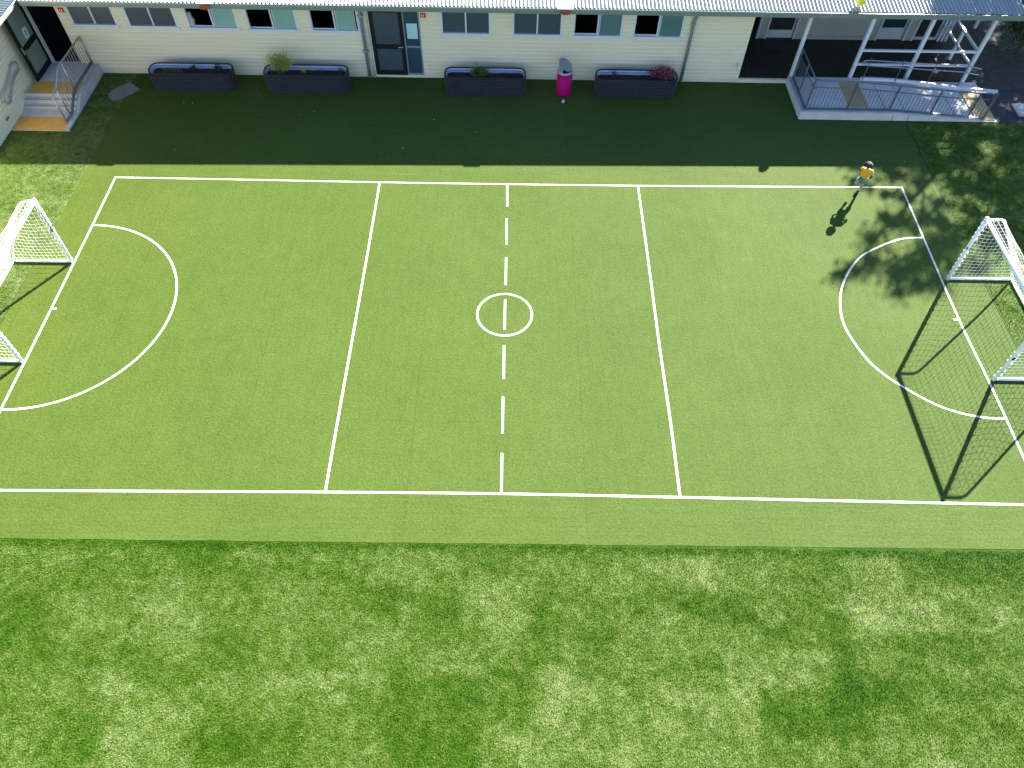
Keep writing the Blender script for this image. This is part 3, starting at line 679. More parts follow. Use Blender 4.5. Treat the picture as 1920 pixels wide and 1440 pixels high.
def leaf(mb,p,d,l,w,up=None):
    d=Vector(d).normalized();a=Vector((U(-1,1),U(-1,1),U(-1,1)));s=d.cross(a)
    if s.length<1e-3: s=Vector((1,0,0))
    s.normalize();p=Vector(p);nrm=s.cross(d)*l*.12
    mb.quad(p,p+d*l*.45+s*w/2+nrm,p+d*l,p+d*l*.45-s*w/2+nrm)
def shrub(name,label,c,rx,ry,h,n,ll,lw,m,stems=7,m2=None,group=None,base=.46,flat=.0):
    T=thing(name,label,'plant' if 'bush' not in name else 'bush',(c[0],c[1],base),group)
    st=MB();lf=MB();x,y=c;tips=[]
    for k in range(stems):
        a=U(0,2*PI);r=math.sqrt(R());e=(x+rx*r*math.cos(a),y+ry*r*math.sin(a),base+h*U(.45,.95)*(1-.35*r))
        mdl=(x+(e[0]-x)*.35+U(-.02,.02),y+(e[1]-y)*.35,base+(e[2]-base)*.55)
        st.tube([(x+U(-.03,.03),y+U(-.03,.03),base-.03),mdl,e],[.008,.006,.003],5);tips.append((mdl,e))
    for k in range(n):
        mdl,e=random.choice(tips);t=R()**.6
        p=Vector(mdl).lerp(Vector(e),t)+Vector((random.gauss(0,rx*.22),random.gauss(0,ry*.22),random.gauss(0,h*.10)))
        p.z=max(p.z,base+.02)
        d=Vector((p.x-x,p.y-y,(p.z-base)*.8+.1))+Vector((U(-.25,.25),U(-.25,.25),U(-.1,.25)))*max(rx,.15)*2
        lf.cur=1 if (m2 and R()<.22) else 0
        leaf(lf,p,d,ll*U(.6,1.2),lw*U(.7,1.1))
    obj('stems',st,M['bark'],T);obj('foliage',lf,[m,m2] if m2 else m,T)
PG='plants growing in the garden beds'
shrub('low_plant','low spreading green plant at the left end of the bed nearest the steps',(-10.66,20.75),.30,.16,.16,170,.06,.035,M['green'],9,group=PG)
shrub('small_plant','small dark plant in the middle of the bed nearest the steps',(-10.0,20.86),.10,.09,.26,90,.06,.035,M['dkgreen'],5,group=PG)
shrub('small_plant','dark twiggy plant at the right of the bed nearest the steps',(-9.22,20.84),.18,.12,.33,150,.07,.03,M['dkgreen'],9,group=PG)
shrub('feathery_bush','tall feathery lime green bush in the second garden bed',(-7.25,20.83),.38,.24,.84,1600,.07,.022,M['lime'],26,group=PG)
shrub('small_plant','pale green upright seedling in the middle of the second garden bed',(-6.55,20.80),.10,.08,.34,90,.05,.03,M['lime'],6,group=PG)
shrub('low_plant','sparse low dark plant right of centre in the second garden bed',(-6.05,20.8),.28,.12,.18,90,.05,.03,M['dkgreen'],7,group=PG)
shrub('small_plant','thin dark twigs at the right end of the second garden bed',(-5.42,20.85),.12,.10,.42,60,.045,.025,M['dkgreen'],7,group=PG)
shrub('round_bush','round mid green bush left of centre in the third garden bed',(-1.10,20.80),.24,.20,.34,420,.085,.055,M['green'],16,group=PG)
shrub('low_plant','low dark green clump at the right of the third garden bed',(-.18,20.76),.22,.12,.14,130,.06,.04,M['dkgreen'],7,group=PG)
shrub('low_plant','tiny dark sprout at the far right of the third garden bed',(.12,20.84),.09,.08,.16,60,.05,.03,M['dkgreen'],5,group=PG)
shrub('small_plant','small spiky dark plant left of centre in the fourth garden bed',(3.08,20.86),.10,.09,.24,80,.09,.02,M['dkgreen'],8,group=PG)
shrub('low_plant','flat greyish clump in the middle of the fourth garden bed',(3.65,20.72),.26,.10,.07,110,.05,.03,M['dkgreen'],6,group=PG)
shrub('burgundy_bush','dense burgundy bush with pinkish tips in the fourth garden bed',(4.60,20.84),.36,.25,.42,1300,.075,.032,M['burg'],30,m2=M['burgtip'],group=PG)
# ------------------------------------------------------------------ bin and balls
cx,cy=1.56,20.76
T=thing('litter_bin','magenta round litter bin with tilted steel hood against the wall','bin',(cx,cy,0))
b=MB();b.lathe([(.0,.03),(.235,.03),(.24,.05),(.24,.74),(.0,.74)],40,(cx,cy));obj('body',b,M['magenta'],T,True)
b=MB();b.lathe([(.0,.0),(.21,.0),(.21,.03)],32,(cx,cy));obj('base',b,M['black'],T)
b=MB();b.lathe([(.242,.735),(.25,.74),(.25,.775),(.225,.80),(.20,.80)],40,(cx,cy));obj('collar',b,M['steel'],T,True)
b=MB();b.lathe([(0,.795),(.20,.797)],32,(cx,cy));obj('opening',b,M['black'],T)
# hood: cylinder cut by a slanting plane (high at the back left, open toward the front right)
b=MB();n=40;rad=.21;dirx,diry=.78,-.62;top=[]
for k in range(n):
    a=2*PI*k/n;x,y=rad*math.cos(a),rad*math.sin(a);d=(x*dirx+y*diry)/rad
    zlow=.80;ztop=1.09-.24*(d+1)/2
    pass
    top.append((cx+x,cy+y,ztop,d))
    b.v.append((cx+x,cy+y,zlow if d<.2 else ztop-.012));b.v.append((cx+x,cy+y,ztop))
for k in range(n):
    a=2*k;c=2*((k+1)%n);b.f.append((a,c,c+1,a+1));b.m.append(0)
b.f.append(tuple(2*k+1 for k in range(n)));b.m.append(0)
obj('hood',b,M['steel'],T)
def sphere(mb,c,r,nu=20,nv=12,sq=(1,1,1)):
    base=len(mb.v)
    for j in range(nv+1):
        ph=PI*j/nv
        for i in range(nu):
            a=2*PI*i/nu;mb.v.append((c[0]+r*sq[0]*math.sin(ph)*math.cos(a),c[1]+r*sq[1]*math.sin(ph)*math.sin(a),c[2]+r*sq[2]*math.cos(ph)))
    for j in range(nv):
        for i in range(nu): mb.f.append((base+j*nu+i,base+(j+1)*nu+i,base+(j+1)*nu+(i+1)%nu,base+j*nu+(i+1)%nu));mb.m.append(mb.cur)
    return mb
T=thing('small_ball','small scuffed white and grey ball lying on the turf in front of the bin','ball',(1.53,20.22,.06))
obj('shell',sphere(MB(),(1.53,20.22,.062),.052),M['ball'],T,True)
b=MB()
for k in range(6):
    a=k*PI/3+.4;e=.5;c=Vector((1.53+.05*math.cos(a)*math.cos(e),20.22+.05*math.sin(a)*math.cos(e),.062+.05*math.sin(e)));sphere(b,c,.014,8,5)
obj('dark_patches',b,M['galvd'],T,True)
T=thing('roof_ball','yellow ball stranded on the corrugated roof above the veranda','ball',(9.99,21.12,2.66))
b=MB();sphere(b,(10.06,21.34,2.745),.135,28,18);obj('shell',b,M['yellow'],T,True)
b=MB();b.tube([(10.06+0.136*math.cos(2*PI*i/40),21.34+.136*math.sin(2*PI*i/40),2.735) for i in range(40)],.003,4,closed=True);obj('seam',b,M['gutterlip'],T)
# mini basketball backboards hung on the gutter
def hoop(xc,label):
    YE=globals()['YE']+.14*(xc-1)/13;ZR=globals()['ZR']-.07*(xc-1)/13
    T=thing('basketball_hoop',label,'basketball hoop',(xc,YE,ZR),'small basketball hoops on the gutter')
    zr=lambda y:ZR+.03+(y-YE)*.16
    b=MB();n0=0
    b.quad((xc-.235,YE-.03,zr(YE-.03)),(xc+.235,YE-.03,zr(YE-.03)),(xc+.235,YE+.37,zr(YE+.37)),(xc-.235,YE+.37,zr(YE+.37)))
    b.quad((xc-.235,YE-.03,zr(YE-.03)-.02),(xc-.235,YE+.37,zr(YE+.37)-.02),(xc+.235,YE+.37,zr(YE+.37)-.02),(xc+.235,YE-.03,zr(YE-.03)-.02))
    b.quad((xc-.235,YE-.03,zr(YE-.03)-.02),(xc+.235,YE-.03,zr(YE-.03)-.02),(xc+.235,YE-.03,zr(YE-.03)),(xc-.235,YE-.03,zr(YE-.03)))
    bd=obj('backboard',b,M['paper'],T)
    b=MB();b.tube([(xc-.12+.30*t,YE+.05+.28*t*t,zr(YE+.05+.28*t*t)+.004) for t in [i/10 for i in range(11)]],.007,4);obj('board_stripe',b,M['galvd'],bd)
    b=MB();N=28;b.tube([(xc+.15*math.cos(2*PI*i/N),YE-.045-.03+.03*math.sin(2*PI*i/N),ZR-.07+.035*math.sin(2*PI*i/N)) for i in range(N)],.014,8,closed=True)
    b.box(xc-.13,xc+.13,YE-.06,YE-.036,ZR-.115,ZR-.035)
    obj('rim',b,M['orange'],T)
    b=MB()
    for k in (-.2,.2): b.box(xc+k-.012,xc+k+.012,YE-.0148,YE+.06,ZR-.02,ZR+.0)
    obj('bracket',b,M['galv'],T)
hoop(1.44,'small basketball backboard with orange rim, on the gutter left of the pink bin')
hoop(-8.96,'small basketball backboard with orange rim, above the third window from the left')
# ------------------------------------------------------------------ goals
GH=2.03
def profile(depth):
    if depth<1.55: return [(0,GH),(.20,GH-.01),(.36,GH-.07),(.52,GH-.22),(.64,GH-.42),(depth-.42,.86),(depth-.20,.48),(depth-.08,.22),(depth,.05)]
    return [(0,GH),(.34,GH),(.44,GH-.04),(.53,GH-.16),(depth-.42,.86),(depth-.20,.48),(depth-.08,.22),(depth,.05)]
def goal(xg,s,y0,y1,depth,label):
    T=thing('football_goal',label,'football goal',(xg,(y0+y1)/2,0),'football goals at the ends of the pitch')
    pr=profile(depth);rp=.045
    X=lambda d:xg+s*d
    for y in (y0,y1): h=MB();h.tube([(xg,y,.0),(xg,y,GH+.03)],rp,14);obj('post',h,M['whiteg'],T,True)
    h=MB();h.tube([(xg,y0+rp*.9,GH-.01),(xg,y1-rp*.9,GH-.01)],rp,14);obj('crossbar',h,M['whiteg'],T,True)
    for y in (y0,y1):
        h=MB();h.tube([(X(d),y,z) for d,z in pr[1:]][:0]+[(X(.03),y,GH-.02)]+[(X(d),y,z-.02) for d,z in pr[1:]],.026,10);obj('back_stay',h,M['whiteg'],T,True)
        h=MB();h.tube([(X(.05),y,.045),(X(depth),y,.045)],.036,10);obj('ground_bar',h,M['whiteg'],T,True)
    h=MB();h.tube([(X(depth),y0,.045),(X(depth),y1,.045)],.038,10);obj('rear_bar',h,M['whiteg'],T,True)
    # arc-length sampling of the profile
    P=[Vector((d,z)) for d,z in pr];L=[0]
    for a,b in zip(P,P[1:]): L.append(L[-1]+(b-a).length)
    def at(t):
        q=t*L[-1]
        for i in range(len(P)-1):
            if q<=L[i+1]: u=(q-L[i])/(L[i+1]-L[i]);return P[i].lerp(P[i+1],u)
        return P[-1]
    net=MB();tr=.0031 if s>0 else .0029;sp=.105
    ns=int(L[-1]/sp);ny=int((y1-y0)/sp)
    def bp(i,j):
        t=i/ns;q=at(t);v=j/ny
        sag=math.sin(PI*v)*math.sin(PI*min(1,t*1.05));w=MN.noise(Vector((i*.35,j*.3,xg)))
        d=q.x+.05*w*sag-(.07*sag if t>.25 else 0);z=q.y-.07*sag*(1-t)+.03*w*sag
        return Vector((X(d),y0+(y1-y0)*v+.02*MN.noise(Vector((i*.5,j*.5,3))),max(z,.03)))
    for j in range(ny+1): net.tube([bp(i,j) for i in range(ns+1)],tr,3,cap=False)
    for i in range(1,ns+1): net.tube([bp(i,j) for j in range(ny+1)],tr,3,cap=False)
    # side nets
    def dmax(z):
        for a,b in zip(P,P[1:]):
            if a.y>=z>=b.y and a.y>b.y: return a.x+(b.x-a.x)*(a.y-z)/(a.y-b.y)
        return P[-1].x if z<.1 else .4
    nz=int((GH-.05)/sp)
    for sy,y in ((1,y0),(-1,y1)):
        def sp_(d,z,dm,xi,zi):
            b=math.sin(PI*min(1,max(0,d/dm)))*math.sin(PI*min(1,z/GH))
            w=MN.noise(Vector((xi*.5,zi*.4,y)))
            return Vector((X(d),y+sy*(.05*b+.03*w*b),max(.03,z-.06*math.sin(PI*min(1,d/dm))*(z/GH)+.035*w*b)))
        rows=[.05+(GH-.07)*k/nz for k in range(nz+1)]
        for k,z in enumerate(rows):
            dm=dmax(z);m=max(3,int(dm/sp));net.tube([sp_(dm*i/m,z,dm,i,k) for i in range(m+1)],tr,3,cap=False)
        nc=int(depth/sp)
        for c_ in range(1,nc):
            d=c_*sp;pts=[sp_(d,z,dmax(z),c_,k) for k,z in enumerate(rows) if dmax(z)>=d-.01]
            if len(pts)>1: net.tube(pts,tr,3,cap=False)
    # lacing round the posts
    lc=net
    for y in (y0,y1):
        for k in range(13):
            z=.12+k*.145
            if R()<.75: lc.tube([(xg+s*.01+.058*math.cos(a),y+.058*math.sin(a),z+.012*math.sin(a*1.0)) for a in [2*PI*q/10 for q in range(10)]],.007,4,closed=True)
    obj('net',net,M['net'],T)
    # worn black lettering, too weathered to read: short strokes on the front of the post
    for o in T.children:
        for v in o.data.vertices: v.co.x-=s*.045*v.co.z
    return T
def strokes(T,x,y,z0,ln,ydir,sx,xr):
    lt=MB();z=z0
    while z<z0+ln:
        hgt=U(.04,.06);ph=-.95+U(-.35,.35)
        # stroke lies on the pitch-facing, camera-facing side of the post
        for q in range(random.choice([1,2,2])):
            a0=ph+U(-.5,.4);zz=z+U(0,hgt*.6);pts=[]
            for t in range(4): a=a0+t*.22*random.choice([-1,1,1]);pts.append((x+.047*math.cos(a),y+.047*math.sin(a),zz+t*hgt*.3))
            lt.tube(pts,.0085,5)
        z+=hgt+.012
    return lt
g1=goal(-11.21,-1,9.86,13.04,1.50,'white football goal at the left end of the pitch, with black lettering')
lt=strokes(g1,-11.145,13.04,1.14,.50,0,0,0);b=MB();obj('post_lettering',lt,M['inkb'],g1)
b=MB();sphere(b,(-11.145,12.995,1.14),.035,10,6,(1,.4,1.6));obj('post_emblem',b,M['inkb'],g1)
g2=goal(11.09,1,9.74,12.89,1.62,'white football goal at the right end of the pitch, partly under tree shade')
b=MB();sphere(b,(11.05,9.70,.86),.04,12,8,(1,.35,1.3));obj('post_emblem',b,M['inkb'],g2)
b=MB();sphere(b,(11.01,12.86,1.12),.025,10,6,(1,.8,1.6));obj('post_emblem',b,M['inkb'],g2)
# ------------------------------------------------------------------ running child
def skin(name,pts,edges,m,parent,sub=2,label=None,root=0):
    off=Vector(root_of(parent).location)
    me=bpy.data.meshes.new(name);me.from_pydata([Vector(p[:3])-off for p in pts],edges,[]);me.materials.append(m)
    o=bpy.data.objects.new(name,me);COL.objects.link(o);o.parent=parent
    md=o.modifiers.new('skin','SKIN');md.use_smooth_shade=True;md.branch_smoothing=.4
    sv=me.skin_vertices[0].data
    for i,p in enumerate(pts):
        r=p[3];sv[i].radius=r if isinstance(r,tuple) else (r,r);sv[i].use_root=(i==root)
    s=o.modifiers.new('sub','SUBSURF');s.levels=sub;s.render_levels=sub
    if label: o['label']=label
    return o
M['skin']=mat('child_skin',(.46,.27,.19),.6,var=.05);M['shirt']=mat('golden_yellow_shirt',(.80,.36,.0),.75,var=.05,scale=12)
M['sleeve']=mat('green_sleeve',(.01,.14,.05),.75,var=.08);M['shorts']=mat('teal_shorts',(.005,.24,.22),.7,var=.08,scale=12)
M['hair']=mat('dark_brown_hair',(.016,.011,.009),.7,var=.4,scale=40,bump=.5,bscale=90,stretch=(1,1,.3));M['sock']=mat('white_sock',(.6,.6,.62),.8);M['shoe']=mat('black_shoe',(.005,.006,.008),.9,spec=.1)
K=thing('person','child in yellow shirt and teal shorts running across the far right corner','person',(9.62,16.15,0))
hipc=Vector((9.615,16.15,.53));fd=Vector((-.42,-.90,0)).normalized();lf=Vector((-fd.y,fd.x,0))  # lf: wearer's left
if lf.x<0: lf=-lf
J={}
J['hipL']=hipc+lf*.065+Vector((0,0,-.03));J['hipR']=hipc-lf*.065+Vector((0,0,-.03))
J['kneeL']=Vector((9.67,16.14,.29));J['ankL']=Vector((9.685,16.19,.075));J['ballL']=Vector((9.59,16.10,.034));J['toeL']=Vector((9.54,16.06,.03))
J['kneeR']=Vector((9.41,16.04,.43));J['ankR']=Vector((9.55,16.20,.385));J['ballR']=Vector((9.60,16.27,.36));J['toeR']=Vector((9.63,16.30,.34))
J['waist']=hipc+Vector((-.005,-.005,.09));J['chest']=Vector((9.60,16.125,.745));J['neck']=Vector((9.585,16.115,.835));J['skull']=Vector((9.560,16.09,.905));J['crown']=Vector((9.550,16.085,.965))
J['shL']=J['chest']+lf*.115+Vector((0,0,.045));J['shR']=J['chest']-lf*.115+Vector((0,0,.045))
J['elL']=J['chest']+lf*.175+fd*.02+Vector((0,0,-.115));J['haL']=J['chest']+lf*.06+fd*.13+Vector((0,0,-.16))
J['elR']=J['chest']-lf*.175-fd*.06+Vector((0,0,-.10));J['haR']=J['chest']-lf*.15+fd*.08+Vector((0,0,-.20))
pts=[];idx={}
def ad(n,v,r): idx[n]=len(pts);pts.append((*v,r));return idx[n]
ad('pel',hipc,(.075,.062));ad('waist',J['waist'],(.072,.058));ad('chest',J['chest'],(.085,.062));ad('neckb',J['chest']+Vector((-.005,-.005,.065)),(.045,.04));ad('neck',J['neck'],.032);ad('skull',J['skull'],.068);ad('crown',J['crown'],.052)
ed=[('pel','waist'),('waist','chest'),('chest','neckb'),('neckb','neck'),('neck','skull'),('skull','crown')]
for s in 'LR':
    ad('hip'+s,J['hip'+s],.056);ad('th'+s,J['hip'+s].lerp(J['knee'+s],.5),.050);ad('knee'+s,J['knee'+s],.036);ad('calf'+s,J['knee'+s].lerp(J['ank'+s],.35),.036);ad('ank'+s,J['ank'+s],.022);ad('ball'+s,J['ball'+s],.024);ad('toe'+s,J['toe'+s],.017)
    ed+=[('pel','hip'+s),('hip'+s,'th'+s),('th'+s,'knee'+s),('knee'+s,'calf'+s),('calf'+s,'ank'+s),('ank'+s,'ball'+s),('ball'+s,'toe'+s)]
    ad('sh'+s,J['sh'+s],.036);ad('up'+s,J['sh'+s].lerp(J['el'+s],.5),.029);ad('el'+s,J['el'+s],.023);ad('wr'+s,J['ha'+s],.014)
    fdir=(J['ha'+s]-J['el'+s]).normalized();pl=J['ha'+s]+fdir*.028;ad('palm'+s,pl,(.017,.011))
    ed+=[('chest','sh'+s),('sh'+s,'up'+s),('up'+s,'el'+s),('el'+s,'wr'+s),('wr'+s,'palm'+s)]
ad('nose',J['skull']+fd*.078+Vector((0,0,-.012)),.010);ad('chin',J['skull']+fd*.045+Vector((0,0,-.055)),.026);ed+=[('skull','chin')]
body=skin('body',pts,[(idx[a],idx[b]) for a,b in ed],M['skin'],K)
# hands: five separate fingers each, closed loosely; face details
fm=MB()
for s in 'LR':
    fdir=(J['ha'+s]-J['el'+s]).normalized();pl=J['ha'+s]+fdir*.03;side=fdir.cross(Vector((0,0,1))).normalized();dn=side.cross(fdir)
    for q,(o_,l) in enumerate(((-.014,.028),(-.005,.034),(.004,.032),(.013,.026))):
        b=pl+side*o_+fdir*.006;fm.tube([b,b+fdir*l*.5-dn*.004,b+fdir*l*.7-dn*.017,b+fdir*l*.35-dn*.026],[.005,.0048,.0044,.0036],6)
    b=pl-fdir*.012+side*.016;fm.tube([b,b+fdir*.016+side*.012,b+fdir*.028+side*.008-dn*.008],[.0055,.005,.004],6)
obj('fingers',fm,M['skin'],K,True)
fm=MB();fc=J['skull']
for s in (-1,1): sphere(fm,fc+lf*s*.077+Vector((0,0,-.005)),.016,8,6,(.5,1,1.2))
fm.tube([fc+fd*.062+Vector((0,0,.008)),fc+fd*.078+Vector((0,0,-.014)),fc+fd*.064+Vector((0,0,-.02))],[.006,.010,.006],6)
obj('ears_and_nose',fm,M['skin'],K,True)
fm=MB()
for s in (-1,1): sphere(fm,fc+lf*s*.028+fd*.064+Vector((0,0,.004)),.008,8,6)
fm.tube([fc+fd*.064+lf*-.02+Vector((0,0,-.036)),fc+fd*.07+Vector((0,0,-.038)),fc+fd*.064+lf*.02+Vector((0,0,-.036))],.003,5)
obj('eyes_and_mouth',fm,M['hair'],K,True)
# hair cap: tousled, covers top, back and brow
hb=MB();nu,nv=36,20
for j in range(nv+1):
    ph=PI*.62*j/nv
    for i in range(nu):
        a=2*PI*i/nu;d=Vector((math.sin(ph)*math.cos(a),math.sin(ph)*math.sin(a),math.cos(ph)))
        front=d.x*fd.x+d.y*fd.y
        r=.106+.013*MN.noise(d*5)+.006*MN.noise(d*14)+(.004 if front<0 else 0)
        if front>.45 and d.z<.12: r=.062
        c=J['skull']+Vector((0,0,.018));hb.v.append(tuple(c+Vector((d.x*r*.96,d.y*r*1.0,d.z*r*.98))))
for j in range(nv):
    for i in range(nu): hb.f.append((j*nu+i,(j+1)*nu+i,(j+1)*nu+(i+1)%nu,j*nu+(i+1)%nu));hb.m.append(0)
obj('hair',hb,M['hair'],K,True)
# shirt
ch=J['chest'];up=Vector((0,0,1))
sp_=[(*(hipc+up*.0),(.128,.112)),(*(J['waist']+up*.02),(.126,.104)),(*ch,(.128,.098)),(*(ch+up*.055),(.075,.055)),(*(J['shL']-up*.004),.048),(*J['shL'].lerp(J['elL'],.55),.046),(*(J['shR']-up*.002),.052),(*J['shR'].lerp(J['elR'],.22),.047)]
skin('shirt',sp_,[(0,1),(1,2),(2,3),(2,4),(4,5),(2,6),(6,7)],M['shirt'],K,root=0)
skin('sleeve',[(*J['shR'].lerp(J['elR'],.2),.048),(*J['shR'].lerp(J['elR'],.45),.047),(*J['shR'].lerp(J['elR'],.75),.045)],[(0,1),(1,2)],M['sleeve'],K,label='green right sleeve')
skin('sleeve',[(*J['elL'].lerp(J['shL'],.35),.044),(*J['elL'],.036),(*J['elL'].lerp(J['haL'],.45),.03)],[(0,1),(1,2)],M['sleeve'],K,label='dark green left cuff')
cl=MB();cl.tube([J['neck']+Vector((.044*math.cos(2*PI*i/20),.040*math.sin(2*PI*i/20),-.022+.006*math.sin(2*PI*i/20))) for i in range(20)],.006,6,closed=True);obj('collar',cl,M['sock'],K,True)
cc_=ch+fd*.086+lf*.035+up*.0;em=MB();em.tube([cc_+lf*(.017*math.cos(2*PI*i/10))+up*(.02*math.sin(2*PI*i/10)) for i in range(10)],.003,4,closed=True);em.tube([cc_-lf*.01,cc_+lf*.01],.003,4);obj('shirt_emblem',em,M['tactile2'],K)
K.scale=(1.07,1.07,1.07)
# shorts
hr=.064
skin('shorts',[(*(hipc+up*.03),(.082,.07)),(*(hipc-up*.02),(.084,.072)),(*J['hipL'],hr),(*J['hipL'].lerp(J['kneeL'],.72),.066),(*J['hipR'],hr),(*J['hipR'].lerp(J['kneeR'],.74),.062)],[(0,1),(1,2),(2,3),(1,4),(4,5)],M['shorts'],K,root=1)
for s in 'LR':
    skin('sock',[(*J['ank'+s].lerp(J['knee'+s],.30),.031),(*J['ank'+s],.029)],[(0,1)],M['sock'],K)
    b=J['ball'+s];a=J['ank'+s];heel=a+(a-b)*.25+(Vector((0,0,-.03)) if s=='L' else Vector((0,0,.0)))
    skin('shoe',[(*(a-(a-J['knee'+s]).normalized()*-.004),.033),(*heel,.030),(*(heel.lerp(b,.6)),.040),(*b,.044),(*J['toe'+s],.036)],[(0,1),(0,2),(1,2),(2,3),(3,4)],M['shoe'],K,root=2)
# ------------------------------------------------------------------ trees beyond the right end of the building
CX,CY=1.007,1.470     # horizontal travel of a shadow per metre of height
blobs=[(11.06,17.18,.55),(11.15,16.2,.40),(10.3,15.3,.34),(10.75,15.2,.45),(9.70,14.56,.34),(11.8,15.2,.60),(10.05,13.3,.60),(9.47,13.7,.50),(8.55,13.2,.34),(10.95,13.9,.60),(11.0,13.15,.45),(9.83,12.62,.28),(11.4,15.4,.4),(10.5,13.55,.5),(11.85,14.5,.6),(11.3,14.3,.45),(9.0,13.35,.3),(10.2,16.7,.22),(11.7,16.9,.4),(12.1,17.4,.35),(10.4,12.9,.35),(11.5,13.5,.4),(12.2,13.6,.4),(12.0,16.0,.34),(9.9,16.9,.2),(10.6,16.3,.2)]+[(10.0+.42*i+.1*(j%2),17.75+.5*j,.42) for i in range(6) for j in range(7) if not (i<2 and j>3)]
gaps=[(12.85,16.07,.42),(13.2,15.85,.34),(13.11,17.2,.36),(14.34,18.44,.42),(12.99,18.45,.48),(12.35,18.6,.30),(14.25,20.15,.46),(14.7,19.85,.36),(12.72,20.35,.16),(12.75,19.95,.10),(13.35,21.5,.26),(13.0,20.9,.16),(14.6,21.1,.28),(12.2,15.6,.28),(13.9,15.2,.22),(12.9,14.0,.16),(13.5,19.1,.16),(14.9,17.4,.16),(13.9,22.6,.22),(12.3,16.5,.3),(12.45,17.1,.2)]
rs=random.Random(3);cl=[]
for x,y,r in blobs:
    h=rs.uniform(7.2,9.6);cl.append((x+CX*h,y+CY*h,h,r,1.0))
y=14.3
while y<27:
    x=12.7
    while x<20.5:
        px,py=x+rs.uniform(-.3,.3),y+rs.uniform(-.3,.3);r=rs.uniform(.5,.78)
        h=rs.uniform(6.0,10.0) if py<20 else rs.uniform(5.0,9.5);cl.append((px+CX*h,py+CY*h,h,r,.8))
        x+=.62
    y+=.6
def shaded(p):
    gx=p.x-CX*p.z;gy=p.y-CY*p.z
    for a_,b_,c_ in gaps:
        if (gx-a_)**2+(gy-b_)**2<(c_*(1+.35*MN.noise(Vector((gx*4,gy*4,2)))))**2: return False
    return True
TR=[(21.0,28.6,'broad leafy tree standing just beyond the right end of the building'),(24.6,33.4,'tall leafy tree behind the first tree beyond the right end of the building'),(28.6,30.6,'leafy tree farthest right beyond the asphalt path')]
for ti,(tx,ty,lab) in enumerate(TR):
    T=thing('tree',lab,'tree',(tx,ty,0),'trees beyond the right end of the building')
    mine=[c for c in cl if min(range(3),key=lambda k:(c[0]-TR[k][0])**2+(c[1]-TR[k][1])**2)==ti]
    tk=MB();tk.tube([(tx,ty,-.1),(tx+.05,ty-.05,.4),(tx-.1,ty,1.8),(tx,ty-.1,3.2),(tx+.1,ty,4.4)],[.36,.27,.23,.21,.17],12)
    for k in range(7):
        a=2*PI*k/7+rs.uniform(-.3,.3);sel=[c for c in mine if abs((math.atan2(c[1]-ty,c[0]-tx)-a+PI)%(2*PI)-PI)<.5]
        if not sel: continue
        far=max(sel,key=lambda c:math.hypot(c[0]-tx,c[1]-ty));st=Vector((tx,ty-.03,2.9+.2*k));en=Vector(far[:3]);mid=st.lerp(en,.45)+Vector((0,0,.7))
        tk.tube([st,st.lerp(mid,.5)+Vector((0,0,.25)),mid,mid.lerp(en,.5)+Vector((0,0,.15)),en],[.13,.10,.075,.045,.015],7)
        for c in sel:
            c3=Vector(c[:3]);b=mid.lerp(en,rs.uniform(.1,.8));tk.tube([b,b.lerp(c3,.5)+Vector((0,0,.12)),c3],[.03,.02,.007],5)
    obj('trunk',tk,M['bark'],T,True)
    lm=MB()
    for cx_,cy_,cz_,r,dn in mine:
        n=int(820*r*r*dn)+40
        for q in range(n):
            v=Vector((rs.gauss(0,1),rs.gauss(0,1),rs.gauss(0,1))).normalized()*min(1.5,abs(rs.gauss(0,.62)))
            p=Vector((cx_+v.x*r,cy_+v.y*r,cz_+v.z*r*.62))
            if not shaded(p) and rs.random()<.72: continue
            leaf(lm,p,(rs.uniform(-1,1),rs.uniform(-1,1),rs.uniform(-.7,.4)),rs.uniform(.12,.20),rs.uniform(.06,.10))
    obj('crown',lm,M['leaf'],T)
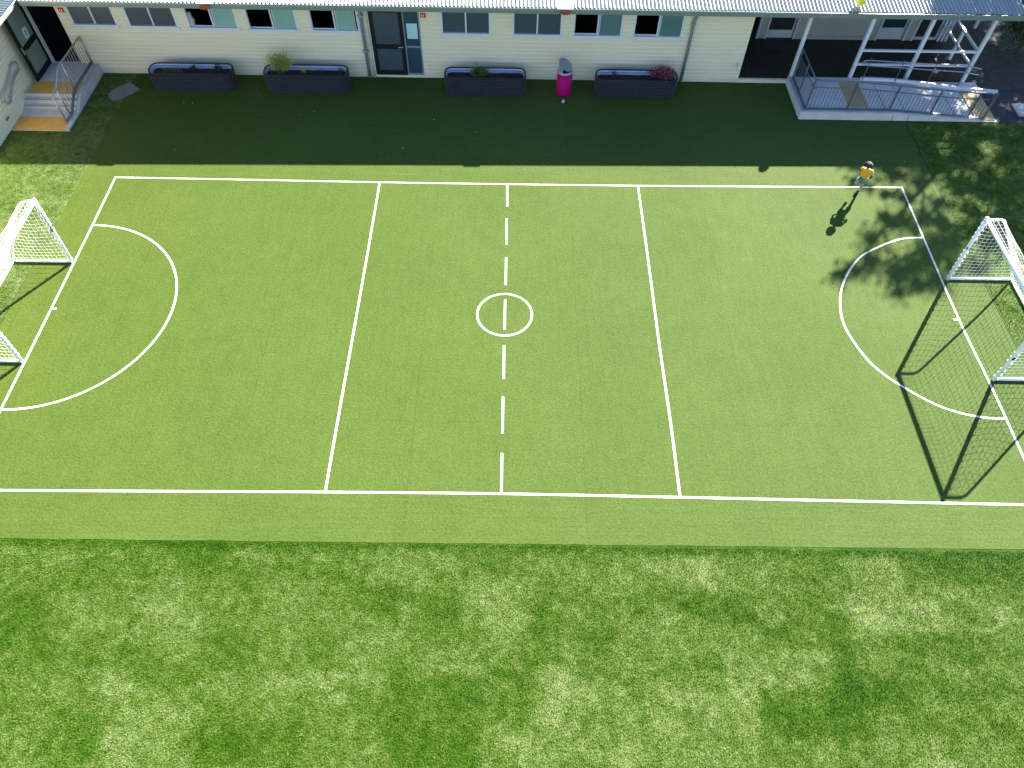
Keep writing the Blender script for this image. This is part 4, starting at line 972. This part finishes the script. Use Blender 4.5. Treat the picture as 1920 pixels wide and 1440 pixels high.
shrub('dark_bush','dense dark bush growing in the shade right of the veranda',(17.1,23.6),.9,.8,1.5,1800,.13,.07,M['dkgreen'],22,base=.03)
shrub('dark_bush','low dark bush at the corner of the asphalt path under the trees',(16.4,25.6),.7,.6,1.0,900,.12,.06,M['dkgreen'],16,base=.03)
# ------------------------------------------------------------------ sky, sun, camera
EL=math.radians(28.8);sdir=Vector((.565*math.cos(EL),.825*math.cos(EL),math.sin(EL)))
W_=bpy.data.worlds.new('World');sc.world=W_;W_.use_nodes=True;nt=W_.node_tree
sky=nt.nodes.new('ShaderNodeTexSky');sky.sky_type='NISHITA';sky.sun_disc=False;sky.sun_elevation=EL;sky.sun_rotation=math.atan2(.565,.825);sky.air_density=1.;sky.dust_density=.3;sky.ozone_density=1.6
bg=nt.nodes['Background'];tn=nt.nodes.new('ShaderNodeMix');tn.data_type='RGBA';tn.blend_type='MULTIPLY';tn.inputs[0].default_value=1;tn.inputs[7].default_value=(.93,.99,1.05,1);nt.links.new(sky.outputs[0],tn.inputs[6]);nt.links.new(tn.outputs[2],bg.inputs[0]);bg.inputs[1].default_value=.046
sl=bpy.data.lights.new('sun','SUN');sl.energy=5.;sl.angle=math.radians(.53);sl.color=(1,.945,.85)
so=bpy.data.objects.new('sun',sl);COL.objects.link(so);so.location=(30,40,30);so.rotation_euler=sdir.to_track_quat('Z','Y').to_euler()
cam=bpy.data.cameras.new('camera');co=bpy.data.objects.new('camera',cam);COL.objects.link(co)
r_=Vector((.99989632,.01013398,.01022967));u_=Vector((-.01417657,.81731857,.57601161));f_=Vector((.00252361,.57609691,-.8173775))
mm=Matrix((( r_.x,u_.x,-f_.x,0),(r_.y,u_.y,-f_.y,0),(r_.z,u_.z,-f_.z,13.4),(0,0,0,1)));co.matrix_world=mm
cam.sensor_width=36;cam.lens=36*1354.66/1920;cam.clip_end=1000;cam.clip_start=.1;sc.camera=co
sc.view_settings.view_transform='Standard';sc.view_settings.look='None';sc.view_settings.exposure=2.75;sc.view_settings.gamma=1
sc.cycles.max_bounces=8;sc.cycles.diffuse_bounces=4
